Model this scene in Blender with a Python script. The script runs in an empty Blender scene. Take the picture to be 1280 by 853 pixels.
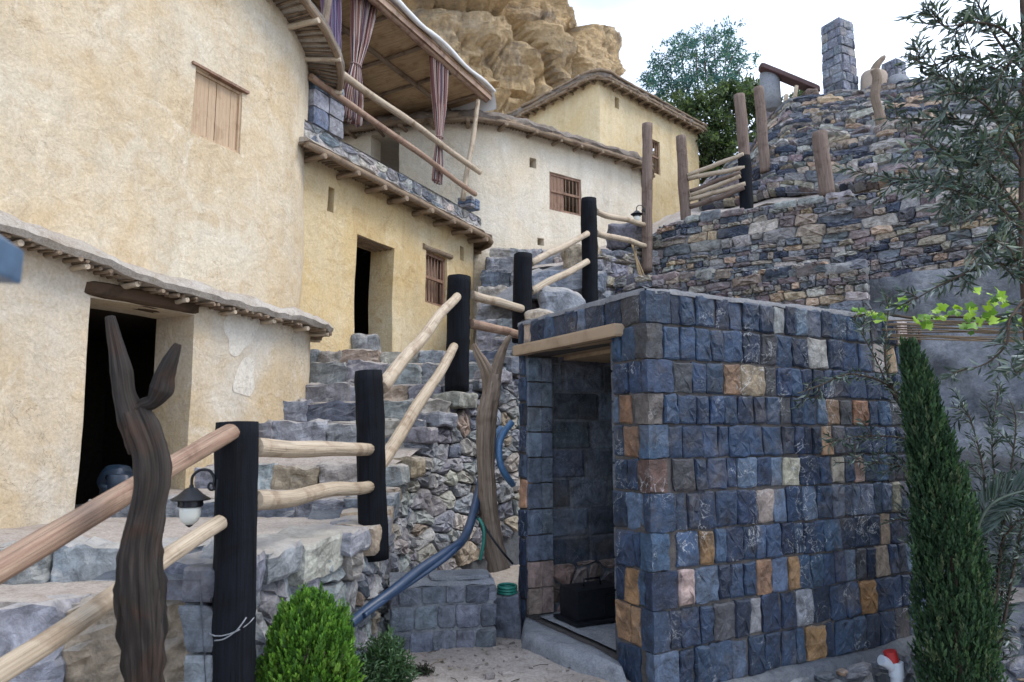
import bpy, math, random
import numpy as np
from mathutils import Vector, Matrix, noise as mn
from mathutils.geometry import tessellate_polygon

SC = bpy.context.scene
COL = SC.collection
RND = random.Random(7)

# ------------------------------------------------------------------ camera, sky, sun, exposure
CAM_Z, PITCH, LENS = 1.5, math.radians(7.3), 25.0
FPX = LENS / 36.0 * 1280.0
cam = bpy.data.cameras.new('camera')
cam.lens = LENS; cam.sensor_width = 36.0; cam.sensor_fit = 'HORIZONTAL'
cam.clip_start = 0.05; cam.clip_end = 2000.0
cam.dof.use_dof = True; cam.dof.focus_distance = 6.0; cam.dof.aperture_fstop = 4.0
cam_o = bpy.data.objects.new('camera', cam)
cam_o.location = (0, 0, CAM_Z); cam_o.rotation_euler = (math.radians(90) + PITCH, 0, 0)
COL.objects.link(cam_o); SC.camera = cam_o

SUN_EL, SUN_AZ = 52.0, 100.0       # azimuth: degrees clockwise from +Y (the view direction)
world = bpy.data.worlds.new('World'); SC.world = world; world.use_nodes = True
wn, wl = world.node_tree.nodes, world.node_tree.links
wn.clear()
w_out = wn.new('ShaderNodeOutputWorld'); w_bg = wn.new('ShaderNodeBackground')
sky = wn.new('ShaderNodeTexSky'); sky.sky_type = 'NISHITA'; sky.sun_disc = False
sky.sun_elevation = math.radians(SUN_EL); sky.sun_rotation = math.radians(SUN_AZ)
sky.altitude = 800; sky.air_density = 1.0; sky.dust_density = 2.0; sky.ozone_density = 1.0
w_tc = wn.new('ShaderNodeTexCoord'); w_map = wn.new('ShaderNodeMapping')
w_map.inputs['Scale'].default_value = (1.0, 1.0, 2.4)
w_no = wn.new('ShaderNodeTexNoise'); w_no.inputs['Scale'].default_value = 1.6
w_no.inputs['Detail'].default_value = 8; w_no.inputs['Roughness'].default_value = 0.55
w_rp = wn.new('ShaderNodeValToRGB')
w_rp.color_ramp.elements[0].position = 0.36; w_rp.color_ramp.elements[0].color = (0.06, 0.06, 0.06, 1)
w_rp.color_ramp.elements[1].position = 0.60; w_rp.color_ramp.elements[1].color = (0.66, 0.66, 0.66, 1)
w_mx = wn.new('ShaderNodeMix'); w_mx.data_type = 'RGBA'
w_mx.inputs['B'].default_value = (9.0, 10.0, 11.8, 1)     # thin bright cloud
wl.new(w_tc.outputs['Generated'], w_map.inputs['Vector']); wl.new(w_map.outputs['Vector'], w_no.inputs['Vector'])
wl.new(w_no.outputs['Fac'], w_rp.inputs['Fac']); wl.new(w_rp.outputs['Color'], w_mx.inputs['Factor'])
wl.new(sky.outputs['Color'], w_mx.inputs['A']); wl.new(w_mx.outputs['Result'], w_bg.inputs['Color'])
w_bg.inputs['Strength'].default_value = 0.13
wl.new(w_bg.outputs['Background'], w_out.inputs['Surface'])

sun = bpy.data.lights.new('sun', 'SUN'); sun.energy = 1.05; sun.angle = math.radians(26); sun.color = (1.0, 0.94, 0.83)
sun_o = bpy.data.objects.new('sun', sun)
_a, _e = math.radians(SUN_AZ), math.radians(SUN_EL)
_sd = Vector((math.sin(_a) * math.cos(_e), math.cos(_a) * math.cos(_e), math.sin(_e)))
sun_o.rotation_euler = _sd.to_track_quat('Z', 'Y').to_euler(); sun_o.location = _sd * 60
COL.objects.link(sun_o)

SC.view_settings.view_transform = 'Standard'; SC.view_settings.look = 'None'
SC.view_settings.gamma = 1.0; SC.view_settings.use_curve_mapping = False
SC.view_settings.exposure = 1.05
SC.cycles.use_denoising = True
SC.cycles.max_bounces = 6; SC.cycles.diffuse_bounces = 4; SC.cycles.transparent_max_bounces = 6

# ------------------------------------------------------------------ pixel rays -> world
_cp, _sp = math.cos(PITCH), math.sin(PITCH)
def ray(px, py):
    dx, dy = (px - 640.0) / FPX, (426.5 - py) / FPX
    return Vector((dx, _cp - dy * _sp, _sp + dy * _cp))
def P(px, py, d):
    r = ray(px, py)
    return Vector((0, 0, CAM_Z)) + r * (d / r.y)
def Pz(px, py, z):
    r = ray(px, py)
    return Vector((0, 0, CAM_Z)) + r * ((z - CAM_Z) / r.z)

# ------------------------------------------------------------------ mesh builder
class MB:
    def __init__(self):
        self.v, self.f, self.c, self.uv, self.sm, self.mi = [], [], [], [], [], []
        self.col = (0.5, 0.5, 0.5)
    def vert(self, p, col=None):
        self.v.append((p[0], p[1], p[2])); self.c.append(col or self.col)
        return len(self.v) - 1
    def face(self, idx, smooth=False, uv=None, mi=0):
        self.f.append(tuple(idx)); self.sm.append(smooth); self.uv.append(uv); self.mi.append(mi)
    def build(self, name, mats, parent=None, origin=None, sharp=None):
        if not isinstance(mats, (list, tuple)): mats = [mats]
        off = Vector((0, 0, 0))
        if parent is not None: off = parent['_o'] if '_o' in parent else (0, 0, 0)
        elif origin is not None: off = origin
        off = (off[0], off[1], off[2])
        me = bpy.data.meshes.new(name)
        v = np.array(self.v, dtype=np.float64).reshape(-1, 3) - np.array(off)
        me.from_pydata(v.tolist(), [], self.f)
        for m in mats: me.materials.append(m)
        me.polygons.foreach_set('use_smooth', self.sm)
        me.polygons.foreach_set('material_index', self.mi)
        ca = me.attributes.new('Col', 'FLOAT_COLOR', 'POINT')
        c = np.ones((len(self.v), 4)); c[:, :3] = np.array(self.c).reshape(-1, 3)
        ca.data.foreach_set('color', c.ravel())
        if any(u is not None for u in self.uv):
            ul = me.uv_layers.new(name='UVMap'); out = []
            for f, u in zip(self.f, self.uv):
                out.extend(u if u is not None else [(0, 0)] * len(f))
            ul.data.foreach_set('uv', np.array(out).ravel())
        me.update()
        if sharp: me.set_sharp_from_angle(angle=math.radians(sharp))
        o = bpy.data.objects.new(name, me); COL.objects.link(o)
        if parent is not None:
            o.parent = parent; o['_o'] = list(off)
        else:
            o.location = off; o['_o'] = list(off)
        return o

def tag(o, label, cat, group=None):
    o['label'] = label; o['category'] = cat
    if group: o['group'] = group
    return o
def thing(name, label, cat, loc, group=None):
    o = bpy.data.objects.new(name, None); COL.objects.link(o)
    o.empty_display_size = 0.2
    o.location = loc; o['_o'] = [loc[0], loc[1], loc[2]]
    return tag(o, label, cat, group)
def kind(o, k): o['kind'] = k; return o

# ------------------------------------------------------------------ shapes
def frames(pts):
    n = len(pts); T = []
    for i in range(n):
        a, b = pts[max(0, i - 1)], pts[min(n - 1, i + 1)]
        T.append((b - a).normalized())
    ref = Vector((0, 0, 1)) if abs(T[0].z) < 0.9 else Vector((1, 0, 0))
    N = [(ref - T[0] * ref.dot(T[0])).normalized()]
    for i in range(1, n):
        q = N[-1] - T[i] * N[-1].dot(T[i])
        N.append(q.normalized() if q.length > 1e-6 else N[-1])
    return T, N
def tube(mb, pts, r, n=10, cap=True, rough=0.0, seed=0, col=None, smooth=True, flat=None, groove=0.0):
    pts = [Vector(p) for p in pts]
    if not hasattr(r, '__len__'): r = [r] * len(pts)
    T, N = frames(pts); rings = []; L = 0.0
    Ls = []
    for i, p in enumerate(pts):
        if i: L += (pts[i] - pts[i - 1]).length
        Ls.append(L); B = T[i].cross(N[i]); ring = []
        for k in range(n):
            a = 2 * math.pi * k / n
            rr = r[i]
            if rough:
                rr *= 1 + rough * (mn.noise(Vector((math.cos(a) * 1.6 + seed, math.sin(a) * 1.6, L * 2.2))) +
                                   0.5 * mn.noise(Vector((math.cos(a) * 4 + seed, math.sin(a) * 4, L * 7))))
            if groove:
                tw = a + L * 1.1 + .5 * mn.noise(Vector((L * 1.3, seed, 2)))
                rr *= 1 + groove * (.5 - 1.6 * abs(mn.noise(Vector((math.cos(tw) * 2.6, math.sin(tw) * 2.6, L * .9 + seed)))) - .8 * abs(mn.noise(Vector((math.cos(tw) * 6, math.sin(tw) * 6, L * 1.6 + seed)))))
            d = N[i] * math.cos(a) + B * math.sin(a)
            if flat: d = d - N[i] * d.dot(N[i]) * flat
            ring.append(mb.vert(p + d * rr, col))
        rings.append(ring)
    for i in range(len(pts) - 1):
        for k in range(n):
            k2 = (k + 1) % n
            mb.face((rings[i][k], rings[i][k2], rings[i + 1][k2], rings[i + 1][k]), smooth,
                    [(k / n + seed, Ls[i]), ((k + 1) / n + seed, Ls[i]), ((k + 1) / n + seed, Ls[i + 1]), (k / n + seed, Ls[i + 1])])
    if cap:
        for e, ring in ((0, rings[0]), (1, rings[-1])):
            p = pts[0] if e == 0 else pts[-1]
            tt = T[0] if e == 0 else T[-1]
            rr = r[0] if e == 0 else r[-1]
            ctr = mb.vert(p + tt * (0.06 * rr if e else -0.06 * rr), col)
            for k in range(n):
                k2 = (k + 1) % n
                q = (ring[k], ctr, ring[k2]) if e == 0 else (ring[k], ring[k2], ctr)
                mb.face(q, False, [(seed + k / n, 0.01), (seed + k / n, 0.02), (seed + k / n, 0.03)])
def lerp_pts(a, b, n, sag=0.0, wob=0.0, seed=0):
    a, b = Vector(a), Vector(b); out = []
    for i in range(n + 1):
        t = i / n; p = a.lerp(b, t)
        if sag: p.z -= sag * 4 * t * (1 - t)
        if wob:
            p += Vector((mn.noise(Vector((t * 2.5, seed, 1.3))), mn.noise(Vector((t * 2.5, seed, 7.7))),
                         mn.noise(Vector((t * 2.5, seed, 3.1))))) * wob
        out.append(p)
    return out
def pole(mb, a, b, r0, r1=None, n=10, wob=0.02, seed=0, rough=0.10, col=None, segs=None):
    r1 = r0 if r1 is None else r1
    L = (Vector(b) - Vector(a)).length
    m = segs or max(4, int(L / 0.12))
    pts = lerp_pts(a, b, m, wob=wob, seed=seed)
    tube(mb, pts, [r0 + (r1 - r0) * i / m for i in range(m + 1)], n, True, rough, seed, col)
def smooth_line(pts, sub=6):
    pts = [Vector(p) for p in pts]; out = []
    for i in range(len(pts) - 1):
        p0, p1, p2, p3 = pts[max(0, i - 1)], pts[i], pts[i + 1], pts[min(len(pts) - 1, i + 2)]
        for k in range(sub):
            t = k / sub
            out.append(0.5 * ((2 * p1) + (p2 - p0) * t + (2 * p0 - 5 * p1 + 4 * p2 - p3) * t * t + (3 * p1 - p0 - 3 * p2 + p3) * t ** 3))
    out.append(pts[-1]); return out
def box(mb, fr, a0, a1, b0, b1, h0, h1, col=None, smooth=False, bev=0.0):
    """fr = (origin, tangent, up, normal): a box with a along the tangent, b up, h out"""
    o, t, u, n = fr
    ids = []
    for a in (a0, a1):
        for b in (b0, b1):
            for h in (h0, h1): ids.append(mb.vert(o + t * a + u * b + n * h, col))
    for q in ((0, 1, 3, 2), (4, 6, 7, 5), (0, 4, 5, 1), (2, 3, 7, 6), (0, 2, 6, 4), (1, 5, 7, 3)):
        mb.face([ids[i] for i in q], smooth, [(0, b0), (0.3, b0), (0.3, b1), (0, b1)])
WORLD_FR = (Vector((0, 0, 0)), Vector((1, 0, 0)), Vector((0, 1, 0)), Vector((0, 0, 1)))

def rough_block(mb, fr, size, seed, col, n=4, amp=0.12, chamf=0.16, jag=0.5):
    """a hewn stone: size (along t, along u, along n), centred on fr origin"""
    o, t, u, nn = fr; sx, sy, sz = size
    m = min(size); off = Vector((seed * 3.17 % 97, seed * 1.31 % 89, seed * 0.77 % 83))
    for ax in range(3):
        for sg in (-1, 1):
            g = []
            for i in range(n + 1):
                row = []
                for j in range(n + 1):
                    p = [0, 0, 0]
                    p[ax] = sg; p[(ax + 1) % 3] = -1 + 2 * i / n; p[(ax + 2) % 3] = (-1 + 2 * j / n) * sg
                    q = Vector(p)
                    # round the corners a little in metric space
                    e = [max(0, abs(c) - (1 - chamf)) / chamf for c in q]
                    l2 = math.sqrt(sum(x * x for x in e))
                    if l2 > 1: 
                        for k in range(3):
                            if e[k] > 0: q[k] = math.copysign((1 - chamf) + chamf * e[k] / l2, q[k])
                    w = Vector((q.x * sx / 2, q.y * sy / 2, q.z * sz / 2))
                    d = mn.noise_vector(w * (1.1 / m) + off) * (m * amp) + mn.noise_vector(w * (3.4 / m) + off) * (m * amp * jag * 0.5)
                    w = w + d
                    row.append(mb.vert(o + t * w.x + u * w.y + nn * w.z, col))
                g.append(row)
            for i in range(n):
                for j in range(n):
                    mb.face((g[i][j], g[i + 1][j], g[i + 1][j + 1], g[i][j + 1]), False)

# ------------------------------------------------------------------ plan paths
class Path:
    def __init__(self, pts):
        self.p = [Vector((q[0], q[1])) for q in pts]
        self.s = [0.0]
        for a, b in zip(self.p, self.p[1:]): self.s.append(self.s[-1] + (b - a).length)
        self.L = self.s[-1]
        n = len(self.p); self.t = []
        for i in range(n):
            self.t.append((self.p[min(n - 1, i + 1)] - self.p[max(0, i - 1)]).normalized())
    def seg(self, s):
        for i in range(len(self.p) - 1):
            if s <= self.s[i + 1] or i == len(self.p) - 2: return i
    def at(self, s):
        i = self.seg(s); k = (s - self.s[i]) / max(1e-9, self.s[i + 1] - self.s[i])
        p = self.p[i].lerp(self.p[i + 1], k)
        kk = min(1, max(0, k)); t = self.t[i].lerp(self.t[i + 1], kk).normalized()
        return p, t, Vector((t.y, -t.x))
    def fr(self, s, z, h=0.0):
        p, t, n = self.at(s)
        return (Vector((p.x + n.x * h, p.y + n.y * h, z)), Vector((t.x, t.y, 0)), Vector((0, 0, 1)), Vector((n.x, n.y, 0)))
    def hit(self, px, py, off=0.0):
        r = ray(px, py); d = Vector((r.x, r.y)); best = None
        for i in range(len(self.p) - 1):
            _, _, n = self.at((self.s[i] + self.s[i + 1]) / 2)
            a, b = self.p[i] + n * off, self.p[i + 1] + n * off; e = b - a
            den = d.x * e.y - d.y * e.x
            if abs(den) < 1e-9: continue
            k = (a.x * e.y - a.y * e.x) / den
            u = (a.x * d.y - a.y * d.x) / den
            lo = -0.001 if i else -9.0
            hi = 1.001 if i < len(self.p) - 2 else 99.0
            if k > 0 and lo <= u <= hi and (best is None or k < best[0]):
                best = (k, self.s[i] + u * e.length)
        k, s = best
        return s, CAM_Z + r.z * k
def arc_path(p0, d, t0, t1, R, deg, tail=0.0, n=10, step=0.5):
    """straight from t0 to t1 along d, then turn left by deg on radius R"""
    d = Vector(d).normalized(); p0 = Vector(p0); pts = []
    m = max(1, int((t1 - t0) / step))
    for i in range(m + 1): pts.append(p0 + d * (t0 + (t1 - t0) * i / m))
    left = Vector((-d.y, d.x)); c = pts[-1] + left * R
    for i in range(1, n + 1):
        a = math.radians(deg) * i / n
        pts.append(c - left * R * math.cos(a) + d * R * math.sin(a))
    if tail:
        a = math.radians(deg); e = d * math.cos(a) + left * math.sin(a)
        pts.append(pts[-1] + e * tail)
    return Path(pts)

# ------------------------------------------------------------------ stones
def clip_poly(poly, nx, ny, c):
    out = []
    m = len(poly)
    for i in range(m):
        a, b = poly[i], poly[(i + 1) % m]
        da, db = a[0] * nx + a[1] * ny - c, b[0] * nx + b[1] * ny - c
        if da <= 0: out.append(a)
        if (da < 0 < db) or (db < 0 < da):
            k = da / (da - db); out.append((a[0] + (b[0] - a[0]) * k, a[1] + (b[1] - a[1]) * k))
    return out
def voro(W, H, sw, sh, seed, jit=0.40, drop=0.14, extra=0.10):
    rd = random.Random(seed); nx, ny = int(W / sw) + 2, int(H / sh) + 2
    cells = {}; pts = []
    for j in range(-1, ny):
        for i in range(-1, nx):
            lst = cells.setdefault((i, j), [])
            if rd.random() < drop: continue
            k = 2 if rd.random() < extra else 1
            for _ in range(k):
                x = i + 0.5 + (0.5 if j % 2 else 0) + rd.uniform(-jit, jit) * 1.2
                y = j + 0.5 + rd.uniform(-jit, jit)
                lst.append(len(pts)); pts.append((x, y, i, j))
    out = []
    for q, (x, y, i, j) in enumerate(pts):
        poly = [(x - 2, y - 2), (x + 2, y - 2), (x + 2, y + 2), (x - 2, y + 2)]
        for jj in range(j - 2, j + 3):
            for ii in range(i - 3, i + 4):
                for r in cells.get((ii, jj), ()):
                    if r == q: continue
                    x2, y2 = pts[r][0], pts[r][1]; ddx, ddy = x2 - x, y2 - y
                    if abs(ddx) > 3.2 or abs(ddy) > 2.6: continue
                    poly = clip_poly(poly, ddx, ddy, (x2 * x2 + y2 * y2 - x * x - y * y) / 2)
                    if not poly: break
                if not poly: break
            if not poly: break
        if len(poly) < 3: continue
        poly = [(a * sw, b * sh) for a, b in poly]
        for nrm in ((-1, 0, 0), (1, 0, W), (0, -1, 0), (0, 1, H)):
            poly = clip_poly(poly, *nrm)
            if len(poly) < 3: break
        if len(poly) >= 3: out.append(poly)
    return out
def courses(W, rows, wmin, wmax, seed):
    """rows = list of (v0, v1); returns polys"""
    rd = random.Random(seed); out = []
    for (v0, v1) in rows:
        u = -rd.uniform(0, wmin)
        while u < W:
            w = rd.uniform(wmin, wmax) * (rd.choice((1, 1, 1, 1.0, 1.25)))
            a, b = max(0, u), min(W, u + w)
            if b - a > 0.05:
                j = lambda k: rd.uniform(-k, k)
                out.append([(a, v0 + j(.006)), (b, v0 + j(.006)), (b + j(.012), v1 + j(.008)), (a + j(.012), v1 + j(.008))])
            u += w
    return out
def layered(W, H, hs, wmin, wmax, seed, wob=.05):
    """dry-stone layers: undulating courses of uneven height, stones of uneven width"""
    rd = random.Random(seed); out = []; v = 0.0; k = 0
    cv = lambda u, k: wob * mn.noise(Vector((u * .55, k * .9, seed))) + wob * .35 * mn.noise(Vector((u * 2.3, k * 1.7, seed + 3)))
    while v < H:
        h = rd.choice(hs) * rd.uniform(.85, 1.15); u = -rd.uniform(0, wmin)
        while u < W:
            w = min(wmax, max(wmin, h * rd.uniform(.9, 3.6))); a, b = max(0, u), min(W, u + w)
            if b - a > .04:
                j = lambda s: rd.uniform(-s, s)
                if h > .1 and rd.random() < .22:      # two thin stones instead of one
                    m_ = v + h * rd.uniform(.35, .65)
                    parts = ((v, m_), (m_, v + h))
                else: parts = ((v, v + h * rd.uniform(.86, 1.06)),)
                for (lo, hi) in parts:
                    sl = j(.18) * (hi - lo); sr = j(.18) * (hi - lo); mid = (a + b) / 2
                    out.append([(a + sl, lo + cv(a, k) + j(.012)), (mid + j(.2) * w, lo + cv(mid, k) - abs(j(.012))), (b + sr, lo + cv(b, k) + j(.012)),
                                (b - sr, hi + cv(b, k + (hi > v + h * .8)) + j(.018)), (mid + j(.2) * w, hi + cv(mid, k + (hi > v + h * .8)) + abs(j(.016))), (a - sl, hi + cv(a, k + (hi > v + h * .8)) + j(.018))])
            u += w
        v += h; k += 1
    return out
def add_stone(mb, poly, fmap, gap, bulge, deep, col, rd, corner=0.22, tiltk=0.10, edge_l=0.09, lump=0.3, back=True):
    m = len(poly)
    cx = sum(p[0] for p in poly) / m; cy = sum(p[1] for p in poly) / m
    # round corners, resample
    q = []
    for i in range(m):
        a, b, c = poly[i - 1], poly[i], poly[(i + 1) % m]
        k = corner * rd.uniform(0.5, 1.3)
        p1 = (b[0] + (a[0] - b[0]) * k, b[1] + (a[1] - b[1]) * k)
        p2 = (b[0] + (c[0] - b[0]) * k, b[1] + (c[1] - b[1]) * k)
        if math.hypot(p1[0] - p2[0], p1[1] - p2[1]) < 0.012: q.append(((p1[0] + p2[0]) / 2, (p1[1] + p2[1]) / 2))
        else: q += [p1, p2]
    r = []
    for i in range(len(q)):
        a, b = q[i], q[(i + 1) % len(q)]; L = math.hypot(b[0] - a[0], b[1] - a[1])
        k = max(1, min(4, int(L / edge_l)))
        for e in range(k):
            t = e / k; j = 0.05 * L if e else 0
            r.append((a[0] + (b[0] - a[0]) * t + rd.uniform(-j, j), a[1] + (b[1] - a[1]) * t + rd.uniform(-j, j)))
    rad = sum(math.hypot(p[0] - cx, p[1] - cy) for p in r) / len(r)
    if rad < gap * 1.2: return
    sh = 1 - gap / rad
    bu = bulge * rd.choice((rd.uniform(0.6, 1.3), rd.uniform(0.35, 1.7))); ta, tb = rd.uniform(-tiltk, tiltk), rd.uniform(-tiltk, tiltk)
    def ring(scale, hs, var=0.0):
        o = []
        for (x, y) in r:
            sc2 = scale * (1 + rd.uniform(-var, var * .6))
            u, v = cx + (x - cx) * sc2, cy + (y - cy) * sc2
            h = hs() + ta * (u - cx) + tb * (v - cy)
            o.append(mb.vert(fmap(u, v, h), col))
        return o
    R = []
    if back: R.append(ring(sh, lambda: -deep))
    R.append(ring(sh, lambda: bu * rd.uniform(0.25, 0.6)))
    R.append(ring(sh * 0.90, lambda: bu * rd.uniform(0.6, 1.1), .08))
    R.append(ring(sh * 0.52, lambda: bu * (1 + rd.uniform(-lump, lump)), .18))
    ctr = mb.vert(fmap(cx, cy, bu * (1 + rd.uniform(-lump, lump))), col)
    n = len(r)
    for a, b in zip(R, R[1:]):
        for i in range(n):
            mb.face((a[i], a[(i + 1) % n], b[(i + 1) % n], b[i]))
    for i in range(n): mb.face((R[-1][i], R[-1][(i + 1) % n], ctr))
def sheet(mb, W, H, fmap, du, dv, col=None, smooth=True, amp=0.0, fs=3.0):
    nu, nv = max(1, int(W / du)), max(1, int(H / dv)); g = []
    for i in range(nu + 1):
        row = []
        for j in range(nv + 1):
            u, v = W * i / nu, H * j / nv
            h = amp * mn.noise(Vector((u * fs, v * fs, 4.2))) if amp else 0
            row.append(mb.vert(fmap(u, v, h), col))
        g.append(row)
    for i in range(nu):
        for j in range(nv):
            mb.face((g[i][j], g[i + 1][j], g[i + 1][j + 1], g[i][j + 1]), smooth,
                    [(W * i / nu, H * j / nv), (W * (i + 1) / nu, H * j / nv), (W * (i + 1) / nu, H * (j + 1) / nv), (W * i / nu, H * (j + 1) / nv)])
    return g
def jitcol(c, rd, k=0.18):
    f = 1 + rd.uniform(-k * 1.4, k * 1.4)
    return tuple(max(0.004, x * f * (1 + rd.uniform(-0.05, 0.05))) for x in c)
def pick(pal, rd):
    r = rd.random() * sum(w for w, _ in pal)
    for w, c in pal:
        r -= w
        if r <= 0: return jitcol(c, rd)
    return jitcol(pal[-1][1], rd)
PAL_HUT = [(6, (.007, .016, .037)), (6, (.012, .027, .058)), (4, (.021, .041, .078)), (2.4, (.052, .078, .120)), (1.0, (.028, .030, .036))]
PAL_TER = [(6, (.135, .145, .165)), (4, (.24, .235, .23)), (3, (.19, .155, .155)), (3.4, (.285, .245, .20)), (1.5, (.40, .30, .21)), (2.6, (.05, .062, .09)), (2.2, (.37, .35, .32))]
PAL_STEP = [(5, (.26, .265, .28)), (4, (.19, .20, .225)), (2, (.33, .31, .28)), (1.5, (.12, .135, .165)), (1, (.30, .24, .18))]
TAN, RUST, GREYL = (.175, .10, .058), (.10, .045, .035), (.2, .22, .23)

# ------------------------------------------------------------------ materials
def new_mat(name, rough=0.9, spec=0.3):
    m = bpy.data.materials.new(name); m.use_nodes = True
    b = m.node_tree.nodes['Principled BSDF']
    b.inputs['Roughness'].default_value = rough; b.inputs['Specular IOR Level'].default_value = spec
    return m, m.node_tree.nodes, m.node_tree.links, b
def N(nodes, t, **kw):
    n = nodes.new(t)
    for k, v in kw.items():
        if k in n.inputs: n.inputs[k].default_value = v
        else: setattr(n, k, v)
    return n
def noise_n(nodes, links, vec, scale, detail=5, rough=0.6, dist=0.0):
    n = N(nodes, 'ShaderNodeTexNoise', Scale=scale, Detail=detail, Roughness=rough, Distortion=dist)
    links.new(vec, n.inputs['Vector']); return n.outputs['Fac']
def ramp(nodes, links, fac, stops):
    r = nodes.new('ShaderNodeValToRGB'); e = r.color_ramp.elements
    while len(e) < len(stops): e.new(0.5)
    for k, (p, c) in enumerate(stops):
        e[k].position = p; e[k].color = (c, c, c, 1) if not hasattr(c, '__len__') else (*c, 1)
    links.new(fac, r.inputs['Fac']); return r.outputs['Color']
def mixc(nodes, links, fac, a, b, mode='MIX'):
    m = nodes.new('ShaderNodeMix'); m.data_type = 'RGBA'; m.blend_type = mode
    for s, v in (('Factor', fac), ('A', a), ('B', b)):
        if hasattr(v, 'default_value') or hasattr(v, 'is_linked'): links.new(v, m.inputs[s])
        elif s == 'Factor': m.inputs[s].default_value = v
        else: m.inputs[s].default_value = (*v, 1)
    return m.outputs['Result']
def bump(nodes, links, h, strength, dist, prev=None):
    b = N(nodes, 'ShaderNodeBump', Strength=strength, Distance=dist)
    links.new(h, b.inputs['Height'])
    if prev is not None: links.new(prev, b.inputs['Normal'])
    return b.outputs['Normal']
def objco(nodes, links, scale=(1, 1, 1)):
    t = nodes.new('ShaderNodeTexCoord'); mp = nodes.new('ShaderNodeMapping'); mp.inputs['Scale'].default_value = scale
    links.new(t.outputs['Object'], mp.inputs['Vector']); return mp.outputs['Vector']

def plaster(name, base, light, dark, patch=0.5, seed=0.0, stain=0.6):
    m, n, l, b = new_mat(name, 0.95, 0.15)
    co = objco(n, l); mp = N(n, 'ShaderNodeMapping'); l.new(co, mp.inputs['Vector']); mp.inputs['Location'].default_value = (seed, seed * 2, seed)
    co = mp.outputs['Vector']
    big = ramp(n, l, noise_n(n, l, co, 0.75, 6, 0.62, 0.6), [(.36, 0), (.66, 1)])
    c = mixc(n, l, big, base, light)
    mid = ramp(n, l, noise_n(n, l, co, 3.6, 7, 0.68, 1.2), [(.50, 0), (.72, stain)])
    c = mixc(n, l, mid, c, dark)
    pale = ramp(n, l, noise_n(n, l, co, 2.1, 8, 0.7, 1.8), [(.55, 0), (.70, patch)])
    c = mixc(n, l, pale, c, tuple(min(.9, x * 1.12 + .03) for x in light))
    fine = ramp(n, l, noise_n(n, l, co, 38, 4, 0.7), [(.30, .82), (.62, 1.06)])
    c = mixc(n, l, 1.0, c, fine, 'MULTIPLY')
    sm = N(n, 'ShaderNodeMapping'); l.new(co, sm.inputs['Vector']); sm.inputs['Rotation'].default_value = (0.5, 0.6, 0.4); sm.inputs['Scale'].default_value = (3, 14, 6)
    spk = ramp(n, l, noise_n(n, l, sm.outputs['Vector'], 3.2, 6, 0.75, 1.0), [(.61, 1.0), (.75, .70)])
    c = mixc(n, l, 1.0, c, spk, 'MULTIPLY')
    vm = N(n, 'ShaderNodeMapping'); l.new(co, vm.inputs['Vector']); vm.inputs['Scale'].default_value = (2.2, 2.2, .28)
    stk = ramp(n, l, noise_n(n, l, vm.outputs['Vector'], 1.6, 6, 0.65, 0.4), [(.46, 1.03), (.60, .93), (.72, .80)])
    c = mixc(n, l, .8, c, stk, 'MULTIPLY')
    crk = ramp(n, l, noise_n(n, l, co, 2.4, 6, 0.6, 1.6), [(.4935, 1), (.498, .55), (.502, .55), (.5065, 1)])
    cm = ramp(n, l, noise_n(n, l, co, 0.9, 3, 0.5), [(.53, 0), (.60, .8)])
    c = mixc(n, l, cm, c, mixc(n, l, 1.0, c, crk, 'MULTIPLY'))
    l.new(c, b.inputs['Base Color'])
    b1 = bump(n, l, noise_n(n, l, co, 5.0, 7, 0.6, 0.8), 0.55, 0.05)
    b2 = bump(n, l, noise_n(n, l, sm.outputs['Vector'], 2.2, 7, 0.7, 1.4), 0.5, 0.02, b1)
    b3 = bump(n, l, noise_n(n, l, co, 70, 3, 0.6), 0.3, 0.006, b2)
    l.new(b3, b.inputs['Normal']); return m
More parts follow.
